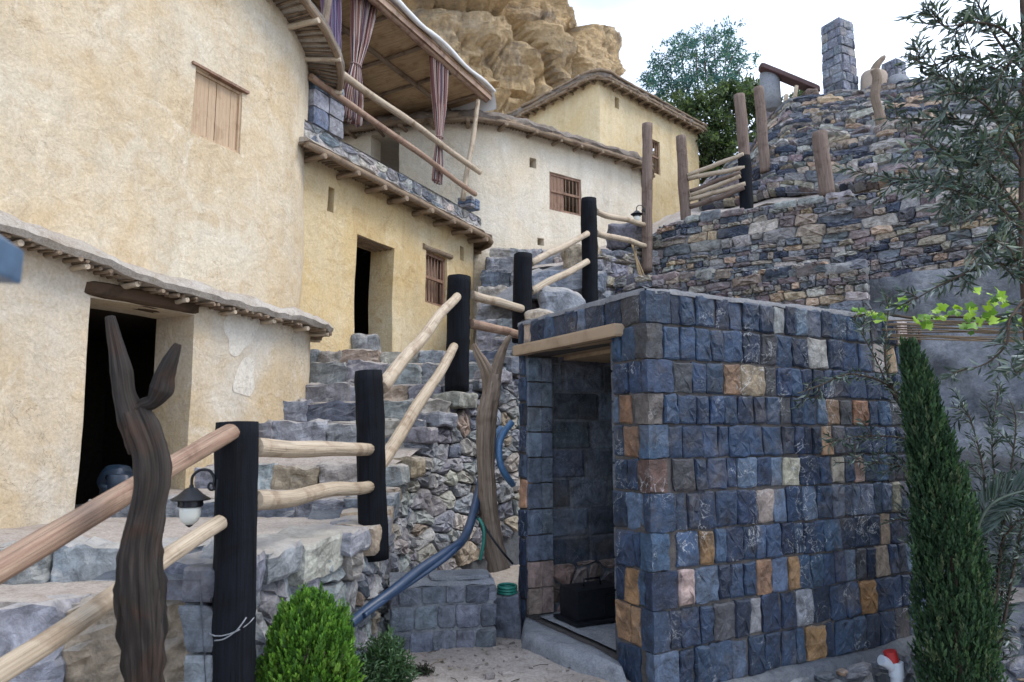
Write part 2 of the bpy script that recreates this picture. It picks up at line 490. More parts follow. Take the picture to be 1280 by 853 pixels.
def stone_mat(name, dust=0.35, vein=0.5, rough=0.75, dustc=(.36, .33, .30), spec=0.35, sc=1.0, contrast=1.75):
    m, n, l, b = new_mat(name, rough, spec)
    co = objco(n, l); at = N(n, 'ShaderNodeAttribute', attribute_name='Col')
    v = ramp(n, l, noise_n(n, l, co, 10 * sc, 8, 0.72, 0.5), [(.30, .30), (.72, contrast)])
    c = mixc(n, l, 1.0, at.outputs['Color'], v, 'MULTIPLY')
    big = ramp(n, l, noise_n(n, l, co, 2.3 * sc, 4, 0.6), [(.52, 0), (.75, .35)])
    c = mixc(n, l, big, c, (.24, .20, .16))
    vn = noise_n(n, l, co, 7 * sc, 5, 0.6, 1.4)
    vr = ramp(n, l, vn, [(.485, 0), (.497, vein), (.503, vein), (.515, 0)])
    msk = ramp(n, l, noise_n(n, l, co, 3 * sc, 2, 0.5), [(.52, 0), (.62, 1)])
    vr = mixc(n, l, 1.0, vr, msk, 'MULTIPLY')
    c = mixc(n, l, vr, c, (.52, .54, .56))
    spk = ramp(n, l, noise_n(n, l, co, 60 * sc, 3, 0.7), [(.62, 0), (.78, .35)])
    c = mixc(n, l, spk, c, (.40, .41, .42))
    ge = n.new('ShaderNodeNewGeometry'); sx = n.new('ShaderNodeSeparateXYZ'); l.new(ge.outputs['True Normal'], sx.inputs[0])
    dz = ramp(n, l, sx.outputs['Z'], [(.25, 0), (.85, dust)])
    dn = ramp(n, l, noise_n(n, l, co, 5 * sc, 5, 0.7), [(.3, .3), (.6, 1)])
    c = mixc(n, l, mixc(n, l, 1.0, dz, dn, 'MULTIPLY'), c, dustc)
    l.new(c, b.inputs['Base Color'])
    b1 = bump(n, l, noise_n(n, l, co, 16 * sc, 8, 0.7, 0.6), 0.8, 0.03 / sc)
    b2 = bump(n, l, noise_n(n, l, co, 85 * sc, 3, 0.6), 0.35, 0.006 / sc, b1)
    l.new(b2, b.inputs['Normal']); return m
def earth_mat(name, c0, c1, c2, sc=1.0):
    m, n, l, b = new_mat(name, 0.97, 0.1)
    co = objco(n, l)
    c = mixc(n, l, ramp(n, l, noise_n(n, l, co, 1.6 * sc, 7, 0.65, 0.5), [(.35, 0), (.65, 1)]), c0, c1)
    c = mixc(n, l, ramp(n, l, noise_n(n, l, co, 9 * sc, 6, 0.7), [(.5, 0), (.72, .8)]), c, c2)
    c = mixc(n, l, 1.0, c, ramp(n, l, noise_n(n, l, co, 55 * sc, 4, 0.7), [(.3, .72), (.66, 1.15)]), 'MULTIPLY')
    l.new(c, b.inputs['Base Color'])
    b1 = bump(n, l, noise_n(n, l, co, 7 * sc, 8, 0.68), 0.7, 0.05 / sc)
    b2 = bump(n, l, noise_n(n, l, co, 60 * sc, 4, 0.7), 0.5, 0.01 / sc, b1)
    l.new(b2, b.inputs['Normal']); return m
def wood_mat(name, c0, c1, c2, rough=0.75, spec=0.3, crack=0.6, along=1.0, endc=None):
    m, n, l, b = new_mat(name, rough, spec)
    t = n.new('ShaderNodeTexCoord'); mp = N(n, 'ShaderNodeMapping'); l.new(t.outputs['UV'], mp.inputs['Vector'])
    mp.inputs['Scale'].default_value = (9, 1.3 * along, 1); uv = mp.outputs['Vector']
    c = mixc(n, l, ramp(n, l, noise_n(n, l, uv, 1.5, 6, 0.65, 0.5), [(.3, 0), (.7, 1)]), c0, c1)
    oc = objco(n, l)
    c = mixc(n, l, ramp(n, l, noise_n(n, l, oc, 5, 4, 0.6, 0.5), [(.52, 0), (.7, .8)]), c, c2)
    mp2 = N(n, 'ShaderNodeMapping'); l.new(t.outputs['UV'], mp2.inputs['Vector']); mp2.inputs['Scale'].default_value = (26, 1.1 * along, 1)
    fib = noise_n(n, l, mp2.outputs['Vector'], 2.0, 6, 0.7, 0.8)
    c = mixc(n, l, 1.0, c, ramp(n, l, fib, [(.32, 1 - crack), (.5, 1.0), (.7, 1.12)]), 'MULTIPLY')
    l.new(c, b.inputs['Base Color'])
    b1 = bump(n, l, fib, 0.6, 0.012)
    l.new(bump(n, l, noise_n(n, l, oc, 30, 4, 0.6), 0.25, 0.006, b1), b.inputs['Normal']); return m
def plain_mat(name, c, rough=0.6, spec=0.4, metal=0.0, var=0.25, sc=20, bmp=0.15):
    m, n, l, b = new_mat(name, rough, spec); b.inputs['Metallic'].default_value = metal
    co = objco(n, l)
    v = ramp(n, l, noise_n(n, l, co, sc, 5, 0.6), [(.3, 1 - var), (.7, 1 + var)])
    l.new(mixc(n, l, 1.0, c, v, 'MULTIPLY'), b.inputs['Base Color'])
    l.new(bump(n, l, noise_n(n, l, co, sc * 3, 4, 0.6), bmp, 0.004), b.inputs['Normal']); return m
def leaf_mat(name, trans=0.25, rough=0.5, spec=0.35):
    m, n, l, b = new_mat(name, rough, spec)
    at = N(n, 'ShaderNodeAttribute', attribute_name='Col')
    l.new(at.outputs['Color'], b.inputs['Base Color'])
    tr = n.new('ShaderNodeBsdfTranslucent'); l.new(mixc(n, l, 1.0, at.outputs['Color'], (1.3, 1.5, .6), 'MULTIPLY'), tr.inputs['Color'])
    mx = n.new('ShaderNodeMixShader'); mx.inputs[0].default_value = trans
    l.new(b.outputs[0], mx.inputs[1]); l.new(tr.outputs[0], mx.inputs[2])
    l.new(mx.outputs[0], n['Material Output'].inputs['Surface']); return m

M = {}
M['plaster_tall'] = plaster('plaster_cream', (.55, .43, .275), (.61, .545, .43), (.45, .32, .18), 0.65, 1.0, 0.6)
M['plaster_low'] = plaster('plaster_grey_cream', (.52, .395, .235), (.57, .52, .44), (.43, .31, .17), 0.7, 4.0, 0.55)
M['plaster_ochre'] = plaster('plaster_ochre', (.565, .425, .225), (.61, .52, .355), (.45, .30, .135), 0.5, 9.0, 0.75)
M['plaster_white'] = plaster('plaster_white', (.61, .525, .395), (.68, .63, .535), (.51, .41, .28), 0.6, 13.0, 0.4)
M['plaster_yellow'] = plaster('plaster_yellow', (.58, .445, .245), (.63, .535, .36), (.47, .33, .16), 0.4, 17.0, 0.6)
M['limewash'] = plaster('limewash_patch', (.63, .575, .49), (.67, .635, .56), (.55, .49, .39), 0.5, 3.0, 0.3)
M['stone'] = stone_mat('dark_hewn_stone', 0.15, 0.6, 0.6, (.16, .185, .22), 0.45, 1.0, 2.2)
M['rubble'] = stone_mat('rubble_stone', 0.35, 0.25, 0.85, (.30, .28, .26), 0.25)
M['step'] = stone_mat('step_stone', 0.85, 0.25, 0.9, (.40, .365, .325), 0.2, 0.8)
M['mortar'] = earth_mat('mortar', (.17, .175, .19), (.23, .23, .235), (.11, .115, .13), 2)
M['mortar_dark'] = earth_mat('dark_mortar', (.085, .095, .115), (.14, .15, .165), (.05, .055, .065), 2.5)  # darker, bluer tone of the mortar
M['joint'] = earth_mat('dark_joint', (.07, .068, .068), (.11, .10, .095), (.045, .045, .05), 2)
M['cement'] = earth_mat('cement', (.21, .225, .25), (.30, .31, .325), (.14, .15, .17), 1.4)
M['earth'] = earth_mat('dusty_earth', (.36, .31, .27), (.43, .385, .345), (.25, .205, .17), 1)
M['thatch'] = earth_mat('stick_and_mud_roof', (.13, .105, .085), (.235, .205, .18), (.075, .055, .042), 2.4)
M['mud'] = earth_mat('mud_roof', (.34, .295, .245), (.43, .395, .35), (.22, .175, .13), 1.6)
M['rock'] = None
M['pole_pale'] = wood_mat('peeled_pole', (.40, .315, .22), (.54, .455, .35), (.22, .145, .09), 0.7, 0.25, 0.6)
M['pole_red'] = wood_mat('reddish_pole', (.25, .145, .10), (.40, .285, .20), (.14, .07, .045), 0.6, 0.35, 0.65)
M['pole_grey'] = wood_mat('weathered_pole', (.15, .105, .085), (.22, .17, .14), (.09, .06, .045), 0.85, 0.2, 0.6)
M['charred'] = wood_mat('charred_post', (.0035, .0045, .007), (.008, .010, .015), (.003, .0032, .004), 0.8, 0.14, 0.8)
M['drift'] = wood_mat('driftwood', (.010, .008, .007), (.052, .042, .036), (.055, .026, .013), 0.75, 0.25, 0.9, 0.3)
M['drift_pale'] = wood_mat('pale_driftwood', (.17, .125, .09), (.25, .195, .15), (.11, .075, .05), 0.8, 0.25, 0.7, 0.6)
M['plank'] = wood_mat('shutter_plank', (.43, .30, .19), (.52, .385, .26), (.33, .22, .13), 0.7, 0.25, 0.3)
M['brown'] = wood_mat('brown_joinery', (.20, .115, .075), (.29, .175, .12), (.13, .07, .045), 0.6, 0.35, 0.4)
M['dark_lintel'] = wood_mat('dark_lintel', (.055, .032, .020), (.17, .11, .065), (.02, .013, .010), 0.85, 0.2, 0.7)
M['stick'] = wood_mat('eave_stick', (.20, .145, .10), (.31, .235, .165), (.11, .075, .05), 0.85, 0.2, 0.6)
M['lintel'] = wood_mat('sawn_lintel', (.33, .24, .16), (.42, .32, .22), (.24, .17, .11), 0.75, 0.25, 0.3)
M['mat'] = wood_mat('reed_mat', (.43, .29, .16), (.53, .385, .235), (.31, .19, .10), 0.85, 0.2, 0.5)
M['iron'] = plain_mat('black_iron', (.012, .014, .018), 0.45, 0.5, 0.4)
M['blue_metal'] = plain_mat('blue_painted_metal', (.085, .15, .24), 0.4, 0.5, 0.2)
M['frost'] = plain_mat('frosted_glass', (.62, .63, .58), 0.35, 0.5, 0.0, 0.05)
M['hose'] = plain_mat('blue_black_hose', (.025, .05, .10), 0.38, 0.5, 0.0, 0.2, 12)
M['hose_blue'] = plain_mat('blue_hose', (.07, .16, .30), 0.4, 0.5)
M['hose_green'] = plain_mat('green_hose', (.02, .17, .13), 0.4, 0.5)
M['pvc'] = plain_mat('white_pvc', (.42, .47, .53), 0.4, 0.4, 0, 0.08)
M['red'] = plain_mat('red_cap', (.30, .018, .02), 0.4, 0.5)
M['sack'] = plain_mat('blue_black_sheet', (.010, .022, .042), 0.45, 0.5)
M['white_cloth'] = plain_mat('white_canvas', (.66, .66, .65), 0.85, 0.2, 0, 0.06, 6)
M['black_metal'] = plain_mat('sooty_metal', (.018, .02, .026), 0.45, 0.5, 0.5)
M['roof_metal'] = plain_mat('rusty_roof', (.07, .035, .035), 0.6, 0.4)
M['room_shade'] = plain_mat('shade_dark_plaster', (.05, .042, .034), .95, .1)  # room walls coloured near-black, painting in the shade seen through the doorways
M['leaf'] = leaf_mat('leaf'); M['olive'] = leaf_mat('olive_leaf', 0.12, 0.45, 0.45); M['needle'] = leaf_mat('needle_leaf', 0.18, 0.6)
M['bark'] = wood_mat('bark', (.075, .055, .045), (.13, .10, .08), (.05, .04, .03), 0.9, 0.15, 0.7)
def rock_mat():
    m, n, l, b = new_mat('cliff_rock', 0.95, 0.15)
    co = objco(n, l, (1, 1, 1.6))
    c = mixc(n, l, ramp(n, l, noise_n(n, l, co, 0.16, 8, 0.65, 0.8), [(.38, 0), (.62, 1)]), (.53, .37, .195), (.63, .48, .295))
    c = mixc(n, l, ramp(n, l, noise_n(n, l, co, 0.33, 7, 0.7, 1.0), [(.52, 0), (.68, .9)]), c, (.27, .225, .18))
    c = mixc(n, l, ramp(n, l, noise_n(n, l, co, 0.9, 8, 0.72, 1.2), [(.54, 0), (.70, .7)]), c, (.56, .47, .34))
    c = mixc(n, l, 1.0, c, ramp(n, l, noise_n(n, l, co, 4, 6, 0.75), [(.3, .62), (.65, 1.15)]), 'MULTIPLY')
    l.new(c, b.inputs['Base Color'])
    b1 = bump(n, l, noise_n(n, l, co, 0.8, 10, 0.72, 0.8), 0.9, 0.6)
    l.new(bump(n, l, noise_n(n, l, co, 5, 8, 0.7), 0.7, 0.10, b1), b.inputs['Normal']); return m
M['rock'] = rock_mat()
def bedrock_mat():
    m, n, l, b = new_mat('grey_bedrock', 0.9, 0.2)
    co = objco(n, l)
    c = mixc(n, l, ramp(n, l, noise_n(n, l, co, 1.1, 8, 0.66, 0.8), [(.36, 0), (.64, 1)]), (.115, .13, .16), (.32, .335, .36))
    c = mixc(n, l, ramp(n, l, noise_n(n, l, co, 3.5, 8, 0.72, 1.5), [(.54, 0), (.66, .8)]), c, (.38, .375, .37))
    c = mixc(n, l, ramp(n, l, noise_n(n, l, co, 0.8, 5, 0.6), [(.58, 0), (.72, .7)]), c, (.30, .235, .16))
    c = mixc(n, l, 1.0, c, ramp(n, l, noise_n(n, l, co, 14, 6, 0.75), [(.3, .65), (.65, 1.15)]), 'MULTIPLY')
    l.new(c, b.inputs['Base Color'])
    b1 = bump(n, l, noise_n(n, l, co, 2.5, 10, 0.7, 1.0), 0.9, 0.12)
    l.new(bump(n, l, noise_n(n, l, co, 20, 6, 0.7), 0.6, 0.02, b1), b.inputs['Normal']); return m
M['bedrock'] = bedrock_mat()

# ------------------------------------------------------------------ plaster house walls with real openings
def wall_mesh(mb, path, s0, s1, zb, zt, openings=(), thick=0.4, res=0.16, amp=0.02, fs=1.3, mi=0, rmi=0):
    """openings: (sa, sb, za, zb[, depth]) rectangles; reveals are built inward"""
    S = set(np.linspace(s0, s1, max(2, int((s1 - s0) / res))).round(4)); Z = set(np.arange(zb, zt(None), res).round(4)); Z.add(round(zt(None), 4))
    for op in openings:
        S |= {round(op[0], 4), round(op[1], 4)}; Z |= {round(op[2], 4), round(op[3], 4)}
    def prune(vals, keep):
        vals = sorted(vals); out = []
        for v in vals:
            if v in keep or all(abs(v - k) > res * 0.3 for k in keep): out.append(v)
        return out
    S = prune(S, {round(o[k], 4) for o in openings for k in (0, 1)}); Z = prune(Z, {round(o[k], 4) for o in openings for k in (2, 3)})
    def pt(s, z, inn=0.0):
        p, t, n = path.at(s)
        q = Vector((p.x, p.y, z))
        d = mn.noise_vector(q * fs) * amp + mn.noise_vector(q * fs * 5) * amp * 0.25
        return Vector((p.x + n.x * (d.x - inn) + t.x * d.y * .6, p.y + n.y * (d.x - inn) + t.y * d.y * .6, z + d.z * .5))
    g = [[mb.vert(pt(s, min(z, zt(s)))) for z in Z] for s in S]
    def is_open(sm, zm):
        for k, o in enumerate(openings):
            if o[0] < sm < o[1] and o[2] < zm < o[3]: return k + 1
        return 0
    nS, nZ = len(S), len(Z)
    st = [[is_open((S[i] + S[i + 1]) / 2, (Z[j] + Z[j + 1]) / 2) for j in range(nZ - 1)] for i in range(nS - 1)]
    for i in range(nS - 1):
        for j in range(nZ - 1):
            if st[i][j]: continue
            if Z[j] >= zt(S[i]) - 1e-6 and Z[j] >= zt(S[i + 1]) - 1e-6: continue
            mb.face((g[i][j], g[i + 1][j], g[i + 1][j + 1], g[i][j + 1]), True, mi=mi)
    # reveals
    inner = {}
    def inn(i, j, k, dep):
        key = (i, j, k, dep)
        if key not in inner: inner[key] = mb.vert(pt(S[i], Z[j], dep * k / 3))
        return inner[key]
    for i in range(nS - 1):
        for j in range(nZ - 1):
            k = st[i][j]
            if not k: continue
            o = openings[k - 1]; dep = o[4] if len(o) > 4 else thick
            for (ii, jj, a, b) in ((i - 1, j, (i, j), (i, j + 1)), (i + 1, j, (i + 1, j + 1), (i + 1, j)),
                                   (i, j - 1, (i + 1, j), (i, j)), (i, j + 1, (i, j + 1), (i + 1, j + 1))):
                if 0 <= ii < nS - 1 and 0 <= jj < nZ - 1 and st[ii][jj] == k: continue
                for q in range(3):
                    va = g[a[0]][a[1]] if q == 0 else inn(*a, q, dep); vb = g[b[0]][b[1]] if q == 0 else inn(*b, q, dep)
                    mb.face((va, inn(*a, q + 1, dep), inn(*b, q + 1, dep), vb), False, mi=rmi)
            if len(o) > 5 and o[5]:      # shallow niche: close it
                mb.face((inn(i, j, 3, dep), inn(i + 1, j, 3, dep), inn(i + 1, j + 1, 3, dep), inn(i, j + 1, 3, dep)), False, mi=rmi)
def shell_mesh(mb, path, s0, s1, back, zb, zt):
    """the unseen back walls, floor-less, and a flat roof slab closing the room"""
    fr = [path.at(s)[0] - path.at(s)[2] * .16 for s in np.linspace(s0, s1, 24)]
    bk = [Vector(b) for b in back]
    chain = [fr[-1]] + bk + [fr[0]]
    for a, b in zip(chain, chain[1:]):
        mb.face([mb.vert((a.x, a.y, zb)), mb.vert((b.x, b.y, zb)), mb.vert((b.x, b.y, zt)), mb.vert((a.x, a.y, zt))])
    poly = [Vector((p.x, p.y, zt)) for p in fr + bk]
    tri = tessellate_polygon([poly]); ids = [mb.vert(p) for p in poly]
    for t in tri: mb.face([ids[k] for k in t])
def plane_sheet(mb, pts, z):
    poly = [Vector((p[0], p[1], z)) for p in pts]; ids = [mb.vert(p) for p in poly]
    for t in tessellate_polygon([poly]): mb.face([ids[k] for k in t])

def eave(house, path, s0, s1, zf, over, thick, joist_step, jr=0.035, jlen=0.06, edge_r=0.04, pole_m='stick', mud='mud', sticks=True, seed=0, inset=0.25, jm=None, edge=True, droop=0.05, bundle=0):
    """mud slab on sticks, joist ends and an edge pole, following the wall"""
    L = s1 - s0; mb = MB(); ns = max(6, int(L / 0.08))
    prof = [(-inset, 0.0), (over * .5, -droop * .5), (over, -droop), (over + .03, thick * .35 - droop), (over - .02, thick * .85 - droop), (over * .55, thick), (-inset, thick * 1.05)]
    rows = []
    for i in range(ns + 1):
        s = s0 + L * i / ns; p, t, n = path.at(s); row = []; z0 = zf(s)
        for k, (h, z) in enumerate(prof):
            q = Vector((p.x + n.x * h, p.y + n.y * h, z0 + z))
            w = (0.055 if bundle else 0.03) if 2 <= k <= 5 else 0.012
            q += mn.noise_vector(q * 4.0) * w + mn.noise_vector(q * 12.0) * w * .5
            row.append(mb.vert(q))
        rows.append(row)
    for a, b in zip(rows, rows[1:]):
        for k in range(len(prof) - 1): mb.face((a[k], a[k + 1], b[k + 1], b[k]), True)
    for row in (rows[0], rows[-1]): mb.face(row if row is rows[-1] else row[::-1])
    rf = mb.build('roof_edge', M[mud], house, sharp=50)
    rd = random.Random(seed)
    if sticks:
        mb = MB(); s = s0
        while s < s1:
            f = path.fr(s, zf(s) - .016 - droop * .4 + rd.uniform(-.008, .008)); r = rd.uniform(.011, .019); e = over - rd.uniform(-.03, .07); sk = rd.uniform(-.04, .04)
            tube(mb, [f[0] - f[3] * .1, f[0] + f[3] * e * .5 + f[1] * sk * .5 - f[2] * droop * .3, f[0] + f[3] * e + f[1] * sk - f[2] * droop * .6], r, 6, True, 0.1, s * 3.1)
            s += rd.uniform(.045, .085)
        mb.build('stick_bed', M['stick'], rf)
    if edge:
        mb = MB(); pts = []
        s = s0
        while s <= s1 + 1e-6:
            f = path.fr(s, zf(s) - droop - edge_r * .6); q = f[0] + f[3] * (over - edge_r * .3); q.z += .015 * mn.noise(Vector((s * 1.3, seed, 0)))
            pts.append(q); s += 0.15
        tube(mb, pts, edge_r, 9, True, .12, seed)
        mb.build('edge_pole', M[pole_m], rf)
    if bundle:       # loose poles laid along the edge
        mb = MB()
        for k in range(bundle):
            s = s0 + rd.uniform(0, .6); h = over + rd.uniform(-.12, .03); dz = rd.uniform(-.05, thick * .95)
            while s < s1 - .4:
                e = min(s1, s + rd.uniform(.9, 2.2)); pts = []
                for q in range(9):
                    ss = s + (e - s) * q / 8; f = path.fr(ss, zf(ss) - droop + dz); pts.append(f[0] + f[3] * (h + .03 * mn.noise(Vector((ss * 2, k, 1)))) + f[2] * .035 * mn.noise(Vector((ss * 2.4, k, 5))))
                tube(mb, pts, rd.uniform(.022, .048), 7, True, .2, k * 3.3 + s); s = e + rd.uniform(-.1, .25)
        mb.build('pole_bundle', M['stick'], rf)
    s = s0 + joist_step * .5
    while s < s1:
        mb = MB(); f = path.fr(s, zf(s) - .02 - droop - jr * (1.6 if edge else .9)); r = jr * rd.uniform(.8, 1.2); sk = rd.uniform(-.03, .03)
        pole(mb, f[0] - f[3] * .12, f[0] + f[3] * (over + jlen * rd.uniform(.5, 1.4)) + f[1] * sk, r, r * .92, 9, .01, s * 7.3, .12, segs=5)
        mb.build('joist', M[jm or pole_m], rf); s += joist_step * rd.uniform(.85, 1.15)
    return rf

def bars_window(house, path, sa, sb, za, zb, depth, label=None, shutter_half=False, nbars=6, midrail=True):
    f = path.fr((sa + sb) / 2, 0); w = sb - sa; o = f[0]
    F = (o, f[1], f[2], f[3]); fr = MB(); t = min(.05, w * .08)
    h0, h1 = -depth - .05, -depth
    box(fr, F, -w / 2 - .02, -w / 2 + t, za - .02, zb + .02, h0, h1); box(fr, F, w / 2 - t, w / 2 + .02, za - .02, zb + .02, h0, h1)
    box(fr, F, -w / 2 + t, w / 2 - t, za - .02, za + t, h0 + .003, h1 - .003); box(fr, F, -w / 2 + t, w / 2 - t, zb - t, zb + .02, h0 + .003, h1 - .003)
    wn_ = fr.build('window', M['brown'], house)
    if label: wn_['label'] = label
    if midrail:
        r = MB(); zm = za + (zb - za) * .52; box(r, F, -w / 2 + t, w / 2 - t, zm - .025, zm + .025, h1 - .035, h1 + .004); r.build('rail', M['brown'], wn_)
    a0 = -w / 2 + t
    if shutter_half:
        sh = MB(); k = 4; e = (-.015 - a0) / k
        for i in range(k): box(sh, F, a0 + e * i + .004, a0 + e * (i + 1) - .004, za + t, zb - t, h0 + .005, h1 - .02 - .004 * (i % 2))
        sh.build('shutter', M['brown'], wn_); a0 = -.01
    for i in range(nbars):
        b = MB(); x = a0 + (w / 2 - t - a0) * (i + .5) / nbars
        tube(b, [F[0] + F[1] * x + F[2] * (za + t) + F[3] * (h1 - .03), F[0] + F[1] * x + F[2] * (zb - t) + F[3] * (h1 - .03)], .011, 8)
        b.build('bar', M['brown'], wn_)
    return wn_

# ================================================================== HOUSES
DH = Vector((.441, .898)).normalized(); NH = Vector((DH.y, -DH.x))
HP = Vector((-3.25, 5.45))

# ---- lower lean-to
pLow = arc_path(HP, DH, -2.6, 2.13, 0.8, 100, 0.6)
sw0 = 2.6
eL = [pLow.hit(x, y, .2) for x, y in ((0, 283), (100, 318), (200, 357), (300, 383), (370, 400))]
def zlow(s):
    if s is None: return 3.5
    xs = [a for a, b in eL]; zs = [b for a, b in eL]
    return float(np.interp(s, xs, zs)) if s > xs[0] else zs[0] + (xs[0] - s) * .05
d_top = pLow.hit(118, 372)[1]; dl = pLow.hit(104, 500)[0]; dr = pLow.hit(238, 500)[0]; d_bot = pLow.hit(92, 650)[1]
low = thing('lean_to_house', 'low plastered lean-to with a dark doorway and a thick rounded mud roof edge', 'house', P(40, 660, 4.8))
mb = MB(); wall_mesh(mb, pLow, 0, pLow.L, -.4, zlow, [(dl, dr, d_bot - .1, d_top)], .50, .13, .022)
mb.build('wall', M['plaster_low'], low, sharp=38)
mb = MB(); plane_sheet(mb, [pLow.at(0)[0] - NH * .3, pLow.at(sw0 + 2.3)[0] - NH * .3, pLow.at(sw0 + 2.3)[0] - NH * 1.1, pLow.at(0)[0] - NH * 3], d_bot - .05)
mb.build('floor', M['earth'], low)
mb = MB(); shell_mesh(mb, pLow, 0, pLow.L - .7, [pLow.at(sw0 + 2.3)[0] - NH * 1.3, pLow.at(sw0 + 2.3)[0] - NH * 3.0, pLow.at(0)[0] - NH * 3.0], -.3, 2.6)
mb.build('back_wall', M['room_shade'], low)
mb = MB(); f = pLow.fr((dl + dr) / 2, d_top + .07); w = (dr - dl)
rough_block(mb, (f[0] - f[3] * .16, f[1], f[2], f[3]), (w + .12, .13, .42), 5, (.1, .1, .1), 6, .08, .3)
mb.build('lintel', M['dark_lintel'], low)
eave(low, pLow, 0.3, pLow.L - .5, lambda s: zlow(s) + .0, .21, .125, .46, .024, -.02, .03, 'stick', 'mud', True, 3, .75, 'pole_pale', False, .02)
# limewash patches thinly trowelled over the ochre plaster
def wall_patch(path, pts, off, mat, parent, name):
    mb = MB(); q = []
    for x, y in pts:
        s, z = path.hit(x, y); q.append((s, z))
    cs, cz = sum(a for a, b in q) / len(q), sum(b for a, b in q) / len(q)
    def pt(s, z):
        p, t, n = path.at(s); w = Vector((p.x, p.y, z)); d = mn.noise_vector(w * 1.3) * .022 + mn.noise_vector(w * 6.5) * .0055
        return Vector((p.x + n.x * (d.x + off) + t.x * d.y * .6, p.y + n.y * (d.x + off) + t.y * d.y * .6, z + d.z * .5))
    rings = []
    n = 4
    for k in range(n + 1):
        rings.append([mb.vert(pt(cs + (a - cs) * k / n, cz + (b - cz) * k / n)) for a, b in q])
    m = len(q)
    for a, b in zip(rings, rings[1:]):
        for i in range(m): mb.face((a[i], a[(i + 1) % m], b[(i + 1) % m], b[i]), True)
    return mb.build(name, mat, parent)
pt1 = [(281, 402), (290, 389), (306, 386), (321, 391), (324, 403), (319, 418), (314, 430), (305, 437), (297, 446), (288, 441), (287, 425), (282, 415)]
pt2 = [(292, 482), (298, 462), (306, 448), (315, 448), (319, 456), (316, 470), (318, 484), (312, 496), (301, 493), (293, 490)]
for q in (pt1, pt2): wall_patch(pLow, smooth_line([(a, b, 0) for a, b in q] + [(q[0][0], q[0][1], 0)], 3)[:-1] and [(v.x, v.y) for v in smooth_line([(a, b, 0) for a, b in q] + [(q[0][0], q[0][1], 0)], 3)[:-1]], .0045, M['limewash'], low, 'limewash_patch')

# ---- tall rounded house
TP = HP - NH * .75
pTall = arc_path(TP, DH, -3.6, 2.6, 1.2, 120, 1.5)
def ztall(s):
    if s is None: return 7.4
    return 7.4 if s < 4.2 else float(np.interp(s, [4.2, 6.0, 6.9, 7.6, 9], [7.3, 6.62, 6.25, 6.1, 6.05]))
tall = thing('tall_house', 'tall rounded cream plaster house with a closed double wooden shutter', 'house', P(300, 450, 7.9))
ws = [pTall.hit(x, y) for x, y in ((246, 84), (304, 116), (296, 190), (239, 166))]
wa, wb = min(ws[0][0], ws[3][0]) , max(ws[1][0], ws[2][0]); wz1 = (ws[0][1] + ws[1][1]) / 2; wz0 = (ws[2][1] + ws[3][1]) / 2
mb = MB(); wall_mesh(mb, pTall, 0, pTall.L, 0, ztall, [(wa, wb, wz0, wz1, .10), (dl + .5, dr + 1.7, d_bot - .3, d_top + .15, .3)], .1, .15, .035, .9)
mb.build('wall', M['plaster_tall'], tall, sharp=45)
e0 = pTall.at(pTall.L)[0]
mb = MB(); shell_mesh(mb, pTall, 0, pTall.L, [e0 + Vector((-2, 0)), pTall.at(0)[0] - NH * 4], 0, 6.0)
mb.build('back_wall', M['room_shade'], tall)
F = pTall.fr((wa + wb) / 2, 0); w = wb - wa
mb = MB(); t = .03
box(mb, F, -w / 2 - .01, -w / 2 + t, wz0, wz1, -.10, -.02); box(mb, F, w / 2 - t, w / 2 + .01, wz0, wz1, -.10, -.02)
box(mb, F, -w / 2 + t, w / 2 - t, wz0, wz0 + t, -.10, -.025); box(mb, F, -w / 2 + t, w / 2 - t, wz1 - t, wz1, -.10, -.025)
win = mb.build('window', M['plank'], tall)
for sg in (-1, 1):
    mb = MB(); a, b_ = (-w / 2 + t, -.004) if sg < 0 else (.004, w / 2 - t); k = 3; e = (b_ - a) / k
    for i in range(k): box(mb, F, a + e * i + .0015, a + e * (i + 1) - .0015, wz0 + t, wz1 - t, -.09, -.045 - .003 * (i % 2))
    mb.build('shutter', M['plank'], win)
mb = MB(); box(mb, F, -w / 2 - .05, w / 2 + .06, wz1 + .002, wz1 + .03, -.1, .035); mb.build('lintel', M['brown'], win)
eave(tall, pTall, 4.3, 7.9, lambda s: ztall(s) + .03, .42, .14, .42, .035, .02, .045, 'stick', 'mud', True, 11, .3, 'pole_pale', True, .02)

# ---- terrace house (second wall)
SP = HP - NH * 1.05
pTer = arc_path(SP, DH, 2.2, 7.78, 0.42, 95, 1.2)
ter = thing('terrace_house', 'ochre plaster house with stone parapet, plank-lintel doorway and barred window', 'house', P(480, 450, 10.0))
def hb(lst): return [pTer.hit(x, y) for x, y in lst]
zT = pTer.hit(500, 243, .2)[1]
dA, dB = pTer.hit(443, 380)[0], pTer.hit(491, 380)[0]; dz1 = (pTer.hit(446, 293)[1] + pTer.hit(490, 310)[1]) / 2; dz0 = pTer.hit(442, 448)[1]
wA, wB = pTer.hit(532, 345)[0], pTer.hit(559, 345)[0]; wz1 = pTer.hit(545, 318)[1]; wz0 = pTer.hit(545, 382)[1]
h1 = hb([(414, 250)])[0]; h2 = hb([(578, 317)])[0]
ops = [(dA, dB, dz0 - .1, dz1, .45), (wA, wB, wz0, wz1, .12), (h1[0] - .075, h1[0] + .055, h1[1] - .17, h1[1] + .17, .3, True), (h2[0] - .07, h2[0] + .07, h2[1] - .13, h2[1] + .13, .3, True)]
mb = MB(); wall_mesh(mb, pTer, 0, pTer.L, 1.0, lambda s: zT, ops, .45, .13, .022)
mb.build('wall', M['plaster_ochre'], ter, sharp=38)
eb = pTer.at(pTer.L)[0]
mb = MB(); shell_mesh(mb, pTer, 0, pTer.L, [eb + Vector((-3, .6)), pTer.at(0)[0] - NH * 4.2], 1.0, zT - .01)
